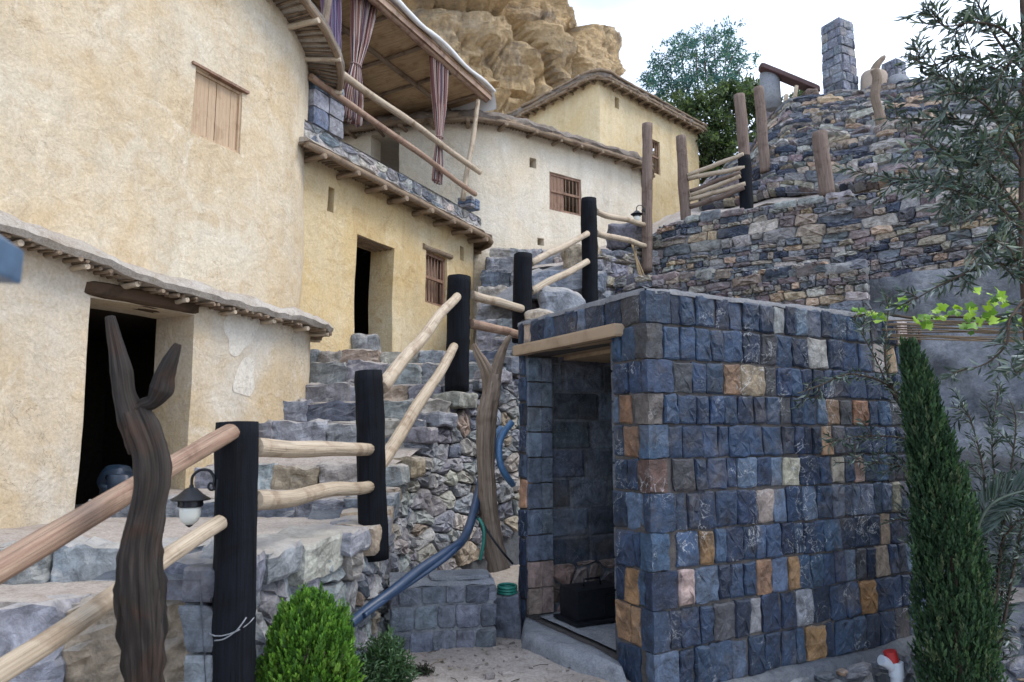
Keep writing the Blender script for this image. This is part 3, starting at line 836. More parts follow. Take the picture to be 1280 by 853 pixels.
mb.build('back_wall', M['room_shade'], ter)
mb = MB(); plane_sheet(mb, [pTer.at(0)[0] - NH * .1, pTer.at(5.5)[0] - NH * .1, pTer.at(5.5)[0] - NH * 3, pTer.at(0)[0] - NH * 3], dz0 - .06)
mb.build('floor', M['earth'], ter)
F = pTer.fr((dA + dB) / 2, dz1); w = dB - dA; mb = MB()
for k in range(4): pole(mb, F[0] - F[1] * (w / 2 + .10) - F[3] * (.05 + .1 * k) + F[2] * .03, F[0] + F[1] * (w / 2 + .12) - F[3] * (.05 + .1 * k) + F[2] * .03, .055, .05, 10, .01, k * 3 + 1, .1, segs=8)
mb.build('lintel', M['stick'], ter)
bars_window(ter, pTer, wA, wB, wz0, wz1, .05, nbars=6)
mb = MB(); Fw = pTer.fr((wA + wB) / 2, wz1); w = wB - wA
pole(mb, Fw[0] - Fw[1] * (w / 2 + .1) + Fw[2] * .05, Fw[0] + Fw[1] * (w / 2 + .12) + Fw[2] * .05, .05, .045, 9, .02, 9, .12, segs=8); mb.build('window_lintel', M['stick'], ter)
# wooden leaf behind the bars
mb = MB(); Fw = pTer.fr((wA + wB) / 2, 0); box(mb, Fw, -w / 2, w / 2, wz0, wz1, -.20, -.17); mb.build('window_leaf', M['pole_red'], ter)
eave(ter, pTer, pTer.hit(381, 172, .3)[0], pTer.L - .7, lambda s: zT + .02, .34, .07, .62, .045, .05, .05, 'stick', 'mud', True, 21, .2, 'stick', True, .03)
# parapet: rubble course standing on the eave
rd = random.Random(31); Lp = pTer.L - .9
def fpar(u, v, h):
    f = pTer.fr(u, zT + .08 + v, .10 + h); return f[0]
mb = MB(); H = .30
for poly in voro(Lp, H, .26, .15, 31, .36, .1, .1):
    add_stone(mb, poly, fpar, .006, .03, .12, pick([(3, (.235, .235, .235)), (2, (.17, .175, .185)), (2, (.31, .285, .25)), (1, (.11, .125, .15))], rd), rd)
mb.col = (.3, .29, .28)
for i in range(int(Lp / .2)):
    s = i * .2
    a, b_ = pTer.fr(s, zT + .08 + H), pTer.fr(min(Lp, s + .2), zT + .08 + H)
    z = lambda k: .012 * mn.noise(Vector((k * 3, 5, 5)))
    q = [a[0] + a[3] * .14 + a[2] * z(s), b_[0] + b_[3] * .14 + b_[2] * z(s + .2), b_[0] - b_[3] * .25, a[0] - a[3] * .25]
    mb.face([mb.vert(p) for p in q])
    q = [a[0] + a[3] * .115 - a[2] * H, b_[0] + b_[3] * .115 - b_[2] * H, b_[0] + b_[3] * .115, a[0] + a[3] * .115]
    mb.face([mb.vert(p) for p in q])
    q = [a[0] - a[3] * .25 - a[2] * H, b_[0] - b_[3] * .25 - b_[2] * H, b_[0] - b_[3] * .25, a[0] - a[3] * .25]
    mb.face([mb.vert(p) for p in q])
mb.build('parapet', M['rubble'], ter)

# ---- white round house
pW = Path([(-6.0, 15.6), (-4.2, 14.55), (-2.6, 13.95), (-1.5, 13.7), (-.75, 13.66), (-.2, 13.85), (.35, 14.2), (1.0, 14.65), (1.9, 15.28), (2.7, 15.84), (3.05, 16.2), (3.15, 16.7), (2.9, 17.6)])
whi = thing('white_house', 'whitish plaster house with a half-shuttered barred window and overhanging stick eave', 'house', P(720, 330, 14.8))
zW = pW.hit(700, 178)[1]
wA, wB = pW.hit(687, 245)[0], pW.hit(727, 245)[0]; wz1 = pW.hit(707, 220)[1]; wz0 = pW.hit(707, 266)[1]
h1 = pW.hit(666, 204); h2 = pW.hit(676, 302); nich = pW.hit(482, 193)
ops = [(wA, wB, wz0, wz1, .18), (h1[0] - .085, h1[0] + .085, h1[1] - .11, h1[1] + .11, .3, True), (h2[0] - .08, h2[0] + .08, h2[1] - .08, h2[1] + .08, .3, True),
       (nich[0] - .35, nich[0] + .3, nich[1] - .6, nich[1] + .45, .4)]
mb = MB(); wall_mesh(mb, pW, 0, pW.L, 3.6, lambda s: zW, ops, .3, .16, .03)
mb.build('wall', M['plaster_white'], whi, sharp=40)
mb = MB(); shell_mesh(mb, pW, 0, pW.L, [(2.0, 19), (-5, 19)], 3.6, zW - .01); mb.build('back_wall', M['plaster_white'], whi)
bars_window(whi, pW, wA, wB, wz0, wz1, .03, shutter_half=True, nbars=4)
eave(whi, pW, .3, pW.L - .4, lambda s: zW + .02, .28, .17, .60, .04, .06, .05, 'stick', 'thatch', True, 41, .25, 'stick', True, .04, 7)
# small lantern hung on its right end comes later

# ---- upper yellow house
YC = P(748, 200, 19.0); dl_ = Vector((-.637, .771)); dr_ = Vector((.72, .69))
yc = Vector((YC.x, YC.y))
Yp = [yc + dl_ * 5.5, yc + dl_ * 3.5, yc + dl_ * 1.2, yc + dl_ * .15, yc + (dl_ + dr_) * .035, yc + dr_ * .15, yc + dr_ * 1.5, yc + dr_ * 3.5, yc + dr_ * 5.25, yc + dr_ * 5.35 + dl_ * .12, yc + dr_ * 5.35 + dl_ * 2]
pY = Path([tuple(p) for p in Yp])
yel = thing('upper_house', 'yellow plaster house with a sharp corner below the cliff', 'house', P(870, 243, 22.3))
zY = pY.hit(748, 100)[1] 

wA, wB = pY.hit(814, 197)[0], pY.hit(825, 197)[0]; wz1 = pY.hit(819, 176)[1]; wz0 = pY.hit(819, 217)[1]
h1 = pY.hit(771, 129)
ops = [(wA, wB, wz0, wz1, .2), (h1[0] - .1, h1[0] + .1, h1[1] - .17, h1[1] + .17, .3, True)]
mb = MB(); wall_mesh(mb, pY, 0, pY.L, 5.0, lambda s: zY, ops, .3, .2, .03)
mb.build('wall', M['plaster_yellow'], yel, sharp=40)
mb = MB(); shell_mesh(mb, pY, 0, pY.L, [tuple(yc + dl_ * 5.5 + dr_ * 5)], 5.0, zY - .01); mb.build('back_wall', M['plaster_yellow'], yel)
bars_window(yel, pY, wA, wB, wz0, wz1, .04, nbars=4)
eave(yel, pY, .2, pY.L - 1.7, lambda s: zY + .02, .30, .24, .40, .045, .03, .06, 'stick', 'thatch', True, 51, .3, 'stick', False, .06, 9)

# ---- canopy over the terrace
pTerS = Path([SP + DH * 2.2, SP + DH * 9])
def TER(px, py, off=0.0): # point on vertical plane of the terrace front
    s, z = pTerS.hit(px, py, off); f = pTerS.fr(s, z, off); return f[0]
cA, cB = TER(436, -16, .05), TER(605, 122, .05)
zc = cB.z; dirc = (cB - cA); dirc.z = 0; Lc = dirc.length; dirc.normalize(); nc = Vector((-dirc.y, dirc.x, 0))   # nc: inwards (left)
can = thing('terrace_canopy', 'canopy of reed matting on timber beams over the terrace, edged with white canvas', 'canopy', P(583, 245, 12.65))
cA = cB - dirc * (Lc + 1.2); Lc += 1.2
def CP(a, b, h): # a along beam from far-left, b inward, h
    return cA + dirc * a + nc * b + Vector((0, 0, h + zc - cA.z + .0 * a - .06 * b))
mb = MB(); sheet(mb, Lc + .25, 3.4, lambda u, v, h: CP(u - .1, v - .12, .06 + h), .12, .12, amp=.02)
g2 = MB(); mb.build('reed_ceiling', M['mat'], can)
mb = MB(); sheet(mb, Lc + .3, 3.5, lambda u, v, h: CP(u - .12, v - .14, .13 + h), .2, .2, amp=.03, fs=2); mb.build('canvas_cover', M['white_cloth'], can)
for b in (.0, .85, 1.7, 2.6):
    mb = MB(); pole(mb, CP(-.1, b, -.01), CP(Lc + .1, b, -.01), .06 if b == 0 else .045, None, 10, .02, b * 9 + 2, .06)
    mb.build('beam', M['pole_red'] if b == 0 else M['stick'], can)
for a in np.linspace(.3, Lc - .1, 6):
    mb = MB(); pole(mb, CP(a, -.1, -.02 + .05), CP(a, 3.2, .045), .035, None, 8, .02, a, .06); mb.build('rafter', M['stick'], can)
mb = MB(); f_ = (CP(0, 0, 0), dirc, Vector((0, 0, 1)), -nc); box(mb, f_, -.1, Lc + .12, -.03, .13, .07, .10); mb.build('fascia_board', M['pole_red'], can)
# white canvas rolled over the edge, thicker towards the left
mb = MB(); pts = [CP(a, -.16, .14 + .03 * math.sin(a * 4)) for a in np.linspace(-.1, Lc + .14, 30)]
tube(mb, pts, [.06 - .03 * (i / 29) + .012 * mn.noise(Vector((i * .6, 1, 1))) for i in range(30)], 12, True, .15, 3); mb.build('canvas_roll', M['white_cloth'], can, sharp=60)
# hanging flap at the far end
mb = MB(); sheet(mb, 1.9, .30, lambda u, v, h: CP(Lc + .14 + .10 * math.sin(v * 5) + h, u - .15, .12 - v * (1 - u * .35)), .1, .06, amp=.03); mb.build('canvas_flap', M['white_cloth'], can)
pb, ptop = TER(578, 250, -.05), TER(598, 126, .02)
mb = MB(); pole(mb, pb, ptop, .05, .045, 10, .02, 4, .08); mb.build('post', M['pole_pale'], can)
pq = TER(402, 95, .1)
mb = MB(); pole(mb, TER(396, 92, .12), TER(416, -30, .12), .055, .05, 10, .015, 14, .08); mb.build('post', M['drift_pale'], can)
for (a, b, r, m) in (((404, 74), (600, 216), .055, 'pole_pale'), ((388, 96), (594, 243), .05, 'pole_red')):
    mb = MB(); pole(mb, TER(*a, .10), TER(*b, .10), r, r * .9, 10, .04, a[1], .10); mb.build('railing_pole', M[m], can)
def small_pier(px, py, w, h, d, name, label):
    q = TER(px, py, -.12); mb = MB(); F = (q, dirc, Vector((0, 0, 1)), -nc)
    rd = random.Random(px)
    for k in range(3):
        for e in range(2):
            rough_block(mb, (q + dirc * (w * (e - .5) * .5) + Vector((0, 0, h * (k + .5) / 3)), dirc, Vector((0, 0, 1)), -nc), (w * .5 - .006, h / 3 - .006, d), px + k * 5 + e, pick([(2, (.13, .17, .24)), (2, (.24, .25, .27))], rd), 3, .06)
    o = mb.build(name, M['rubble'], ter)
    return o
small_pier(586, 262, .36, .20, .30, 'parapet_pier', '')
small_pier(397, 168, .62, .75, .40, 'parapet_pier', '')

# ---- curtains
def curtain_mat(name, bands):
    m, n, l, b = new_mat(name, 0.9, 0.15)
    t = n.new('ShaderNodeTexCoord'); sx = n.new('ShaderNodeSeparateXYZ'); l.new(t.outputs['UV'], sx.inputs[0])
    mu = N(n, 'ShaderNodeMath', operation='MULTIPLY'); mu.inputs[1].default_value = 5.0; l.new(sx.outputs['X'], mu.inputs[0])
    fr = N(n, 'ShaderNodeMath', operation='FRACT'); l.new(mu.outputs[0], fr.inputs[0])
    r = n.new('ShaderNodeValToRGB'); r.color_ramp.interpolation = 'CONSTANT'; e = r.color_ramp.elements
    while len(e) < len(bands): e.new(.5)
    for k, (p, c) in enumerate(bands): e[k].position = p; e[k].color = (*c, 1)
    l.new(fr.outputs[0], r.inputs['Fac']); l.new(r.outputs['Color'], b.inputs['Base Color'])
    return m
BANDS = [(0, (.18, .085, .08)), (.16, (.52, .45, .41)), (.24, (.07, .055, .065)), (.31, (.33, .19, .16)), (.45, (.55, .49, .45)), (.52, (.17, .125, .155)), (.66, (.45, .33, .28)), (.76, (.06, .05, .055)), (.82, (.28, .13, .12)), (.93, (.50, .44, .40))]
BAND2 = [(p, (c[0] * .75 + .03, c[1] * .8 + .03, c[2] * 1.0 + .09)) for p, c in BANDS]
M['curtain'] = curtain_mat('striped_curtain', BANDS); M['curtain2'] = curtain_mat('purple_striped_curtain', BAND2)
def curtain(name, label, top, bot, wt, tie, wtie, wb, mat, off=.06, skew=0.0):
    a, b = TER(*top, off), TER(*bot, off); c = TER(*tie, off); mb = MB(); nu, nv = 72, 44; g = []
    tv = (a.z - c.z) / (a.z - b.z)
    for j in range(nv + 1):
        v = j / nv
        ax = a.lerp(c, v / tv) if v < tv else c.lerp(b, (v - tv) / (1 - tv))
        k = v / tv if v < tv else (v - tv) / (1 - tv)
        w = wt + (wtie - wt) * (k ** 1.25) if v < tv else wtie + (wb - wtie) * min(1, k * 1.7) ** .8
        fold = .045 * min(1, w / .3) + .012
        row = []
        for i in range(nu + 1):
            u = i / nu - .5
            ph = u * 2 * math.pi * 8 + 1.2 * mn.noise(Vector((u * 3, v * 1.6, len(label))))
            h = fold * math.sin(ph) + .03 * mn.noise(Vector((u * 5, v * 2, 3)))
            q = ax + dirc * (u * w + .012 * math.cos(ph)) - nc * h
            q.z += .02 * math.sin(u * 40) * (1 if j == nv else 0) - abs(u) * .05 * (1 - v)
            row.append(mb.vert(q))
        g.append(row)
    for j in range(nv):
        for i in range(nu):
            mb.face((g[j][i], g[j][i + 1], g[j + 1][i + 1], g[j + 1][i]), True, [(i / nu, j / nv), ((i + 1) / nu, j / nv), ((i + 1) / nu, (j + 1) / nv), (i / nu, (j + 1) / nv)])
    o = mb.build(name, mat, None, origin=b); tag(o, label, 'curtain', 'striped curtains of the terrace')
    mb = MB(); ring = [c + dirc * math.cos(t) * (wtie * .5 + .015) - nc * math.sin(t) * .06 for t in np.linspace(0, 2 * math.pi, 18)]
    tube(mb, ring, .014, 6, False); mb.build('tie_band', mat, o)
    sol = o.modifiers.new('thickness', 'SOLIDIFY'); sol.thickness = .006
    return o
curtain('curtain', 'striped curtain tied low, hanging alone beside the bare canopy post', (549, 77), (546, 228), .56, (549, 172), .12, .24, M['curtain'], .0)
curtain('curtain', 'widest red and white striped curtain, knotted high above the railing', (457, -14), (438, 152), .62, (445, 82), .16, .42, M['curtain'], -.12)
curtain('curtain', 'purple striped curtain half hidden behind the whitish canopy post', (412, -40), (414, 120), .42, (417, 92), .26, .26, M['curtain2'], -.2)
# ================================================================== STONE HUT
HC = Vector((.836, 4.37)); HR = Vector((.5546, .30)).normalized(); HN = Vector((HR.y, -HR.x))
HLd = Vector((-157 / 889, .33)).normalized()
HRL, HLL, HH = 2.78, 1.64, 2.385
pHR = Path([HC, HC + HR * HRL]); pHL = Path([HC + HLd * HLL, HC])
hut = thing('stone_hut', 'small flat-roofed hut of dark blue hewn stone with an open doorway', 'hut', (HC.x, HC.y, 0))
rd = random.Random(5)
rowz = [-.03]
ph = [848, 800, 752, 707, 662, 615, 574, 532, 493, 451, 406, 364]
for k in range(11): rowz.append(rowz[-1] + (HH + .03) * (ph[k] - ph[k + 1]) / (848 - 364))
rows = [(rowz[k] + .002, rowz[k + 1] - .002) for k in range(11)]
tan_px = [(905, 473, TAN), (930, 478, (.22, .16, .11)), (1045, 517, TAN), (1075, 510, (.26, .13, .07)), (1034, 552, (.27, .17, .10)), (992, 590, (.36, .26, .20)), (1052, 588, (.38, .30, .24)), (1075, 592, (.24, .17, .13)),
          (960, 628, (.20, .17, .16)), (890, 677, (.15, .085, .04)), (945, 712, (.18, .115, .065)), (993, 713, (.22, .125, .06)), (1075, 742, (.19, .105, .04)), (1018, 790, (.21, .12, .055)), (1100, 450, (.42, .34, .26)), (1116, 452, (.38, .20, .12)),
          (1026, 442, (.24, .23, .22)), (972, 405, (.17, .175, .19)), (832, 727, (.19, .21, .21)), (857, 728, (.42, .32, .23)), (1010, 750, (.19, .20, .22)), (1127, 425, (.44, .36, .26)), (1095, 700, (.16, .13, .11)), (1112, 662, (.17, .13, .10)), (948, 790, (.15, .15, .17)), (1112, 610, (.34, .26, .20))]
tan_hit = [(pHR.hit(x, y), c) for x, y, c in tan_px]
qw = [rd.uniform(.09, .13) if k % 2 else rd.uniform(.14, .20) for k in range(11)]   # quoin widths on the right face
def inside(poly, u, v): return min(p[0] for p in poly) <= u <= max(p[0] for p in poly) and min(p[1] for p in poly) <= v <= max(p[1] for p in poly)
mb = MB(); fR = lambda u, v, h: pHR.fr(u, v, h)[0]
for k, rw in enumerate(rows):
    for poly in courses(HRL - qw[k], [rw], .085, .185, 100 + k):
        poly = [(a + qw[k], b) for a, b in poly]; col = pick(PAL_HUT, rd)
        for (hs, c) in tan_hit:
            if inside(poly, *hs): col = jitcol(tuple(q * (.62 if q > .3 else .8) for q in c), rd, .06)
        add_stone(mb, poly, fR, .0035, .018, .06, col, rd, .06, .07, .05, .42)
mb.build('right_wall_stones', M['stone'], hut)
dL, dR = pHL.hit(659, 600)[0], pHL.hit(769, 600)[0]; dzt = (pHL.hit(660, 455)[1] + pHL.hit(766, 410)[1]) / 2; dzb = .10
lz0, lz1 = dzt, dzt + .085
fL = lambda u, v, h: pHL.fr(u, v, h)[0]
mb = MB(); tanl = [(777, 510, TAN), (804, 497, (.32, .22, .16)), (795, 552, TAN), (803, 595, RUST), (797, 722, (.25, .14, .07)), (812, 725, (.25, .14, .09)), (790, 770, (.27, .16, .09)), (655, 632, (.40, .24, .14)), (655, 430, (.38, .31, .24))]
tl = [(pHL.hit(x, y), c) for x, y, c in tanl]
for k, rw in enumerate(rows):
    z0, z1 = rw; lq = (.27 - qw[k]) * .7
    spans = [(0, HLL - lq)] if z0 > lz1 - .05 else [(0, dL), (dR, HLL - lq)]
    if z0 < lz1 < z1 + .0 and z0 <= lz1 - .05: rw = (z0, z1)
    for (a, b) in spans:
        if b - a < .05: continue
        for poly in courses(b - a, [(z0, z1)], .10, .20, 300 + k):
            poly = [(x + a, y) for x, y in poly]
            if lz0 - .03 < (z0 + z1) / 2 < lz1 + .02 and poly[0][0] < dR + .05: 
                poly = [(x, max(y, lz1 + .004)) for x, y in poly]
                if poly[2][1] - poly[0][1] < .03: continue
            col = pick(PAL_HUT, rd)
            for (hs, c) in tl:
                if inside(poly, *hs): col = jitcol(tuple(q * .72 for q in c), rd, .06)
            add_stone(mb, poly, fL, .0035, .016, .05, col, rd, .06, .07, .05, .42)
mb.build('front_wall_stones', M['stone'], hut)
mb = MB()      # quoins: whole blocks that show on both faces
for k, (z0, z1) in enumerate(rows):
    a, b = qw[k], (.27 - qw[k]) * .7
    e1, e2 = Vector((HR.x, HR.y, 0)), Vector((HLd.x, HLd.y, 0))
    c = Vector((HC.x, HC.y, (z0 + z1) / 2)) + e1 * (a / 2 - .01) + e2 * (b / 2 - .01)
    col = pick(PAL_HUT, rd)
    if k == 5: col = jitcol((.065, .034, .030), rd, .05)
    if k == 7: col = jitcol((.07, .06, .06), rd, .05)
    hn = Vector((HN.x, HN.y, 0)); 
    rough_block(mb, (c, e1, Vector((0, 0, 1)), hn), (a + .012, z1 - z0, b + .012), 60 + k, col, 7, .10, .10, .9)
mb.build('quoin_stones', M['stone'], hut)
# mortared core with the doorway through it
mb = MB()
ins = .004
def core(path, s0, s1, zb, zt, ops, th, seed): wall_mesh(mb, path, s0, s1, zb, zt, ops, th, .2, .006)
core(Path([HC - HN * ins, HC + HR * HRL - HN * ins]), 0, HRL, -.1, lambda s: HH - .004, [], .2, 0)
core(Path([HC + HLd * HLL + Vector((HLd.y, -HLd.x)) * ins * 1, HC]), 0, HLL, -.1, lambda s: HH - .004, [(dL, dR, dzb - .04, dzt, .22)], .22, 0)
bl, br = HC + HLd * HLL, HC + HR * HRL; bb = br + HLd * HLL
core(Path([br, bb]), 0, HLL, -.1, lambda s: HH - .004, [], .2, 0); core(Path([bb, bl]), 0, HRL, -.1, lambda s: HH - .004, [], .2, 0)
mb.build('wall', M['joint'], hut, sharp=40)
# inner room of grey block
mb = MB(); rd2 = random.Random(9)
nL = Vector((HLd.y, -HLd.x))   # points inwards (towards +HR)?
inw = HR
pI = Path([bl + HR * .02 - HLd * .10, bl + HR * 1.6 - HLd * .10])
fI = lambda u, v, h: pI.fr(u, v, h)[0]
br_rows = [(.42 + .235 * k, .42 + .235 * (k + 1)) for k in range(8)]
for poly in courses(pI.L, br_rows, .36, .42, 77):
    if poly[0][1] < 2.3: add_stone(mb, poly, fI, .011, .010, .02, jitcol((.085, .10, .13), rd2, .3), rd2, .03, .01, .3, .1)
for poly in voro(pI.L, .46, .22, .2, 78):
    add_stone(mb, poly, fI, .014, .02, .02, pick([(2, (.20, .14, .125)), (1, (.06, .055, .06)), (2, (.24, .185, .165))], rd2), rd2)
mb.col = (.12, .13, .15); q = [pI.fr(s, z)[0] for s, z in ((0, 0), (pI.L, 0), (pI.L, 2.36), (0, 2.36))]
mb.face([mb.vert(p) for p in q])
mb.build('inner_wall', M['rubble'], hut)
mb = MB()
e1, e2 = Vector((HR.x, HR.y, 0)), Vector((HLd.x, HLd.y, 0))
W3 = lambda a, b, z: Vector((HC.x, HC.y, z)) + e1 * a + e2 * b
sheet(mb, HRL - .04, HLL - .04, lambda u, v, h: W3(u + .02, v + .02, HH - .03 + h), .15, .15); 
# rough mortar cap along the rim
for (pa, pb_) in ((W3(-.0, HLL + .02, HH), W3(0, 0, HH)), (W3(0, 0, HH), W3(HRL + .02, 0, HH)), (W3(HRL, 0, HH), W3(HRL, HLL, HH)), (W3(HRL, HLL, HH), W3(0, HLL, HH))):
    n = max(8, int((pb_ - pa).length / .07)); t = (pb_ - pa).normalized(); nn = Vector((-t.y, t.x, 0))
    prev = None
    for i in range(n + 1):
        p = pa.lerp(pb_, i / n); row = []
        for (h, z) in ((-.012, -.02), (-.008, .012), (.05, .03), (.18, .02), (.24, -.03)):
            q = p + nn * h + Vector((0, 0, z)); q += mn.noise_vector(q * 6) * .016 + mn.noise_vector(q * 18) * .008
            row.append(mb.vert(q))
        if prev:
            for k in range(4): mb.face((prev[k], row[k], row[k + 1], prev[k + 1]), True)
        prev = row
mb.build('roof', M['mortar'], hut)
mb = MB(); F = pHL.fr((dL + dR) / 2, (lz0 + lz1) / 2); w = dR - dL
rough_block(mb, (F[0] - F[3] * .13, F[1], F[2], F[3]), (w + .26, .085, .40), 3, (.3, .2, .1), 6, .03, .06)
mb.build('lintel', M['lintel'], hut)
mb = MB(); F = pHL.fr((dL + dR) / 2, lz0 + .035)
for k in range(3): box(mb, F, -w / 2 - .02, w / 2 + .02, -.06, .02 - .003 * k, -.36 - .34 * k - .30, -.36 - .34 * k)
mb.build('ceiling_planks', M['lintel'], hut)
# dressed plaster on the door jambs
jm = (MB(), MB())
for k in range(10):
    z0, z1 = .10 + .2 * k, .10 + .2 * (k + 1)
    if z1 > dzt: z1 = dzt
    if z1 - z0 < .05: continue
    for dep, wd in ((.06, .12), (.17, .10)):
        f = pHL.fr(dL, (z0 + z1) / 2); t = f[1]
        rough_block(jm[0], (f[0] - f[3] * dep + t * .004, f[3], f[2], t), (wd, z1 - z0 - .006, .05), k * 9 + int(dep * 100), jitcol((.11, .135, .175) if k > 1 else (.24, .18, .16), rd), 3, .10, .12)
        f = pHL.fr(dR, (z0 + z1) / 2)
        rough_block(jm[1], (f[0] - f[3] * dep - t * .004, f[3], f[2], -t), (wd, z1 - z0 - .006, .05), k * 9 + 50 + int(dep * 100), jitcol((.08, .09, .11), rd), 3, .10, .12)
for mm in jm: mm.build('jamb', M['rubble'], hut)
mb = MB(); sheet(mb, 2.6, 1.6, lambda u, v, h: W3(u + .1, v + .02, .085 + h), .12, .12, amp=.012); mb.build('floor_slab', M['cement'], hut)

# sooty metal box on the hut floor
q = W3(.40, 1.22, .10); bx = thing('metal_box', 'sooty dark metal box on the floor inside the stone hut', 'box', q)
F = (q, e1, Vector((0, 0, 1)), -e2)
mb = MB(); rough_block(mb, (q + Vector((0, 0, .13)), F[1], F[2], F[3]), (.44, .22, .26), 4, (.1, .1, .1), 4, .02, .08); mb.build('body', M['black_metal'], bx)
mb = MB(); box(mb, F, -.25, .25, -.002, .02, -.16, .16); mb.build('tray', M['black_metal'], bx)
mb = MB(); box(mb, F, .02, .17, .06, .19, .125, .14); mb.build('door', M['iron'], bx)
mb = MB(); tube(mb, [F[0] + F[1] * a + F[2] * (.24 + b) for a, b in ((-.08, 0), (-.07, .05), (.07, .05), (.08, 0))], .008, 6); mb.build('handle', M['iron'], bx)

# ================================================================== STAIRS
pRail = Path([P(215, 600, 2.65).xy, P(285, 600, 3.3).xy, P(350, 600, 3.9).xy, P(470, 600, 4.95).xy, P(482, 590, 5.7).xy, P(492, 580, 6.4).xy, P(532, 540, 7.05).xy, P(576, 500, 7.6).xy, P(625, 450, 8.2).xy, P(700, 400, 9.2).xy, P(752, 360, 10.4).xy, P(795, 330, 11.4).xy])
def x_right(d):
    for a, b in zip(pRail.p, pRail.p[1:]):
        if a.y <= d <= b.y: return a.x + (b.x - a.x) * (d - a.y) / (b.y - a.y)
    return pRail.p[0].x if d < pRail.p[0].y else pRail.p[-1].x
def x_left(d):
    if d < 8.15: return HP.x + DH.x / DH.y * (d - HP.y) - .15
    if d < 9.2: return SP.x + DH.x / DH.y * (d - SP.y) - .12
    return -.05 * d + max(0, d - 11) * .12
zz = lambda y, d: P(640, y, d).z
steps = [(2.85, .0, zz(838, 3.55) - .03), (3.5, zz(838, 3.55) - .03, zz(741, 3.7))]
for (yt, yb, d) in ((682, 722, 4.1), (620, 643, 5.7), (580, 606, 6.45), (526, 553, 7.05), (501, 524, 7.4), (479, 501, 7.75), (452, 478, 8.25), (438, 452, 8.9), (419, 440, 9.4), (398, 420, 9.95), (377, 400, 10.5), (357, 379, 11.1), (338, 358, 11.7), (322, 340, 12.4), (311, 324, 13.1)):
    steps.append((d, zz(yb, d), zz(yt, d)))
stairs = thing('stone_stairs', 'rough stone staircase climbing between the plaster houses and the log railing', 'stairs', (-1.8, 4.2, 0))
rd = random.Random(77)
for k, (d, z0, z1) in enumerate(steps):
    dn = steps[k + 1][0] if k + 1 < len(steps) else d + 1.0
    zn = steps[k + 1][1] if k + 1 < len(steps) else z1
    mb = MB(); xl, xr = x_left(d), x_right(d) - .02
    if k >= 9: xr += .25
    # riser stones
    x = xl; hgt = max(.16, z1 - z0 + .05); big = .62 if k < 3 else .42
    while x < xr - .05:
        w = rd.uniform(.45, 1.0) * big * 1.25
        if xr - (x + w) < .16: w = xr - x
        dep = rd.uniform(.2, .3) if not (k >= 9 and x == xl) else dn - d + .2; slant = (x + w / 2 - xr) * .04
        dz = rd.uniform(-.03, .0)
        rough_block(mb, (Vector((x + w / 2, d + dep / 2 + slant + rd.uniform(-.04, .04), z1 - hgt / 2 + dz)), Vector((1, rd.uniform(-.06, .06), rd.uniform(-.03, .03))).normalized(), Vector((0, 0, 1)), Vector((0, -1, 0))),
                    (w + .015, hgt, dep), k * 31 + int(x * 50), pick(PAL_STEP, rd), 10 if k < 5 else 7, .17, .11, 1.4)
        # chinking stone below now and then
        if rd.random() < .5 and hgt < .3:
            rough_block(mb, (Vector((x + w * rd.random(), d + .06, z0 + .03)), Vector((1, 0, 0)), Vector((0, 0, 1)), Vector((0, -1, 0))), (rd.uniform(.1, .22), .08, .12), k * 7 + 3, pick(PAL_STEP, rd), 3, .2, .3)
        x += w
    o = mb.build('step', M['step'], stairs)
    # earth tread behind the stones, sloping up to the foot of the next riser
    mb = MB(); n = 10; m = max(4, int((dn - d) / .09)); g = []
    for i in range(m + 1):
        dd = d + .04 + (dn + .1 - d) * i / m; row = []
        a, b_ = x_left(dd), x_right(dd) - .04 + (.3 if k >= 9 else 0)
        n = max(6, int((b_ - a) / .09)) if i == 0 else n
        for j in range(n + 1):
            q = Vector((a + (b_ - a) * j / n, dd, z1 - .022 + (zn - z1) * (i / m) * .95))
            q.z += .02 * mn.noise(q * 2.5) + .015 * mn.noise(q * 9); row.append(mb.vert(q))
        g.append(row)
    for i in range(m):
        for j in range(n): mb.face((g[i][j], g[i][j + 1], g[i + 1][j + 1], g[i + 1][j]), True)
    for j in range(n):     # earth fill under the stones
        a, b_ = g[0][j], g[0][j + 1]; va, vb = Vector(mb.v[a]), Vector(mb.v[b_])
        lo = Vector((0, .05, -(z1 - z0) - .25)); mb.face((mb.vert(va + lo), mb.vert(vb + lo), b_, a))
    # flat slabs bedded in the tread
    for _ in range(int((dn - d) * 3.2)):
        dd = rd.uniform(d + .35, dn); a, b_ = x_left(dd), x_right(dd) - .2
        if dd > dn - .1: continue
        q = Vector((rd.uniform(a + .3, b_), dd, z1 - .055 + (zn - z1) * (dd - d) / (dn - d)))
    mb.build('tread', M['earth'], o)

# retaining wall below the railing side of the stairs
zt_pts = [(2.65, .40), (3.3, zz(700, 3.4)), (3.9, zz(682, 3.9)), (4.95, zz(657, 4.95)), (5.6, .88), (5.75, .97), (6.35, 1.02), (6.5, 1.19), (6.95, 1.30), (7.1, 1.56), (7.4, 1.72), (7.7, 1.93), (8.2, 2.2), (9.2, zz(408, 9.2)), (10.4, zz(375, 10.4)), (11.4, zz(335, 11.4))]
def rail_ztop(y): return float(np.interp(y, [a for a, b in zt_pts], [b for a, b in zt_pts]))
def fRail(u, v, h):
    p, t, n = pRail.at(u); z = -.25 + v
    hh = h - .05 * v + .05 * mn.noise(Vector((u * 1.3, v * 1.3, 2)))
    return Vector((p.x + n.x * hh, p.y + n.y * hh, z))
ret = thing('retaining_wall', 'dry-laid grey rubble wall holding up the railing side of the staircase', 'wall', (P(480, 760, 5.2).x, 5.2, 0))
mb = MB(); rd = random.Random(15); UL = pRail.L; U0 = pRail.s[1] - .02
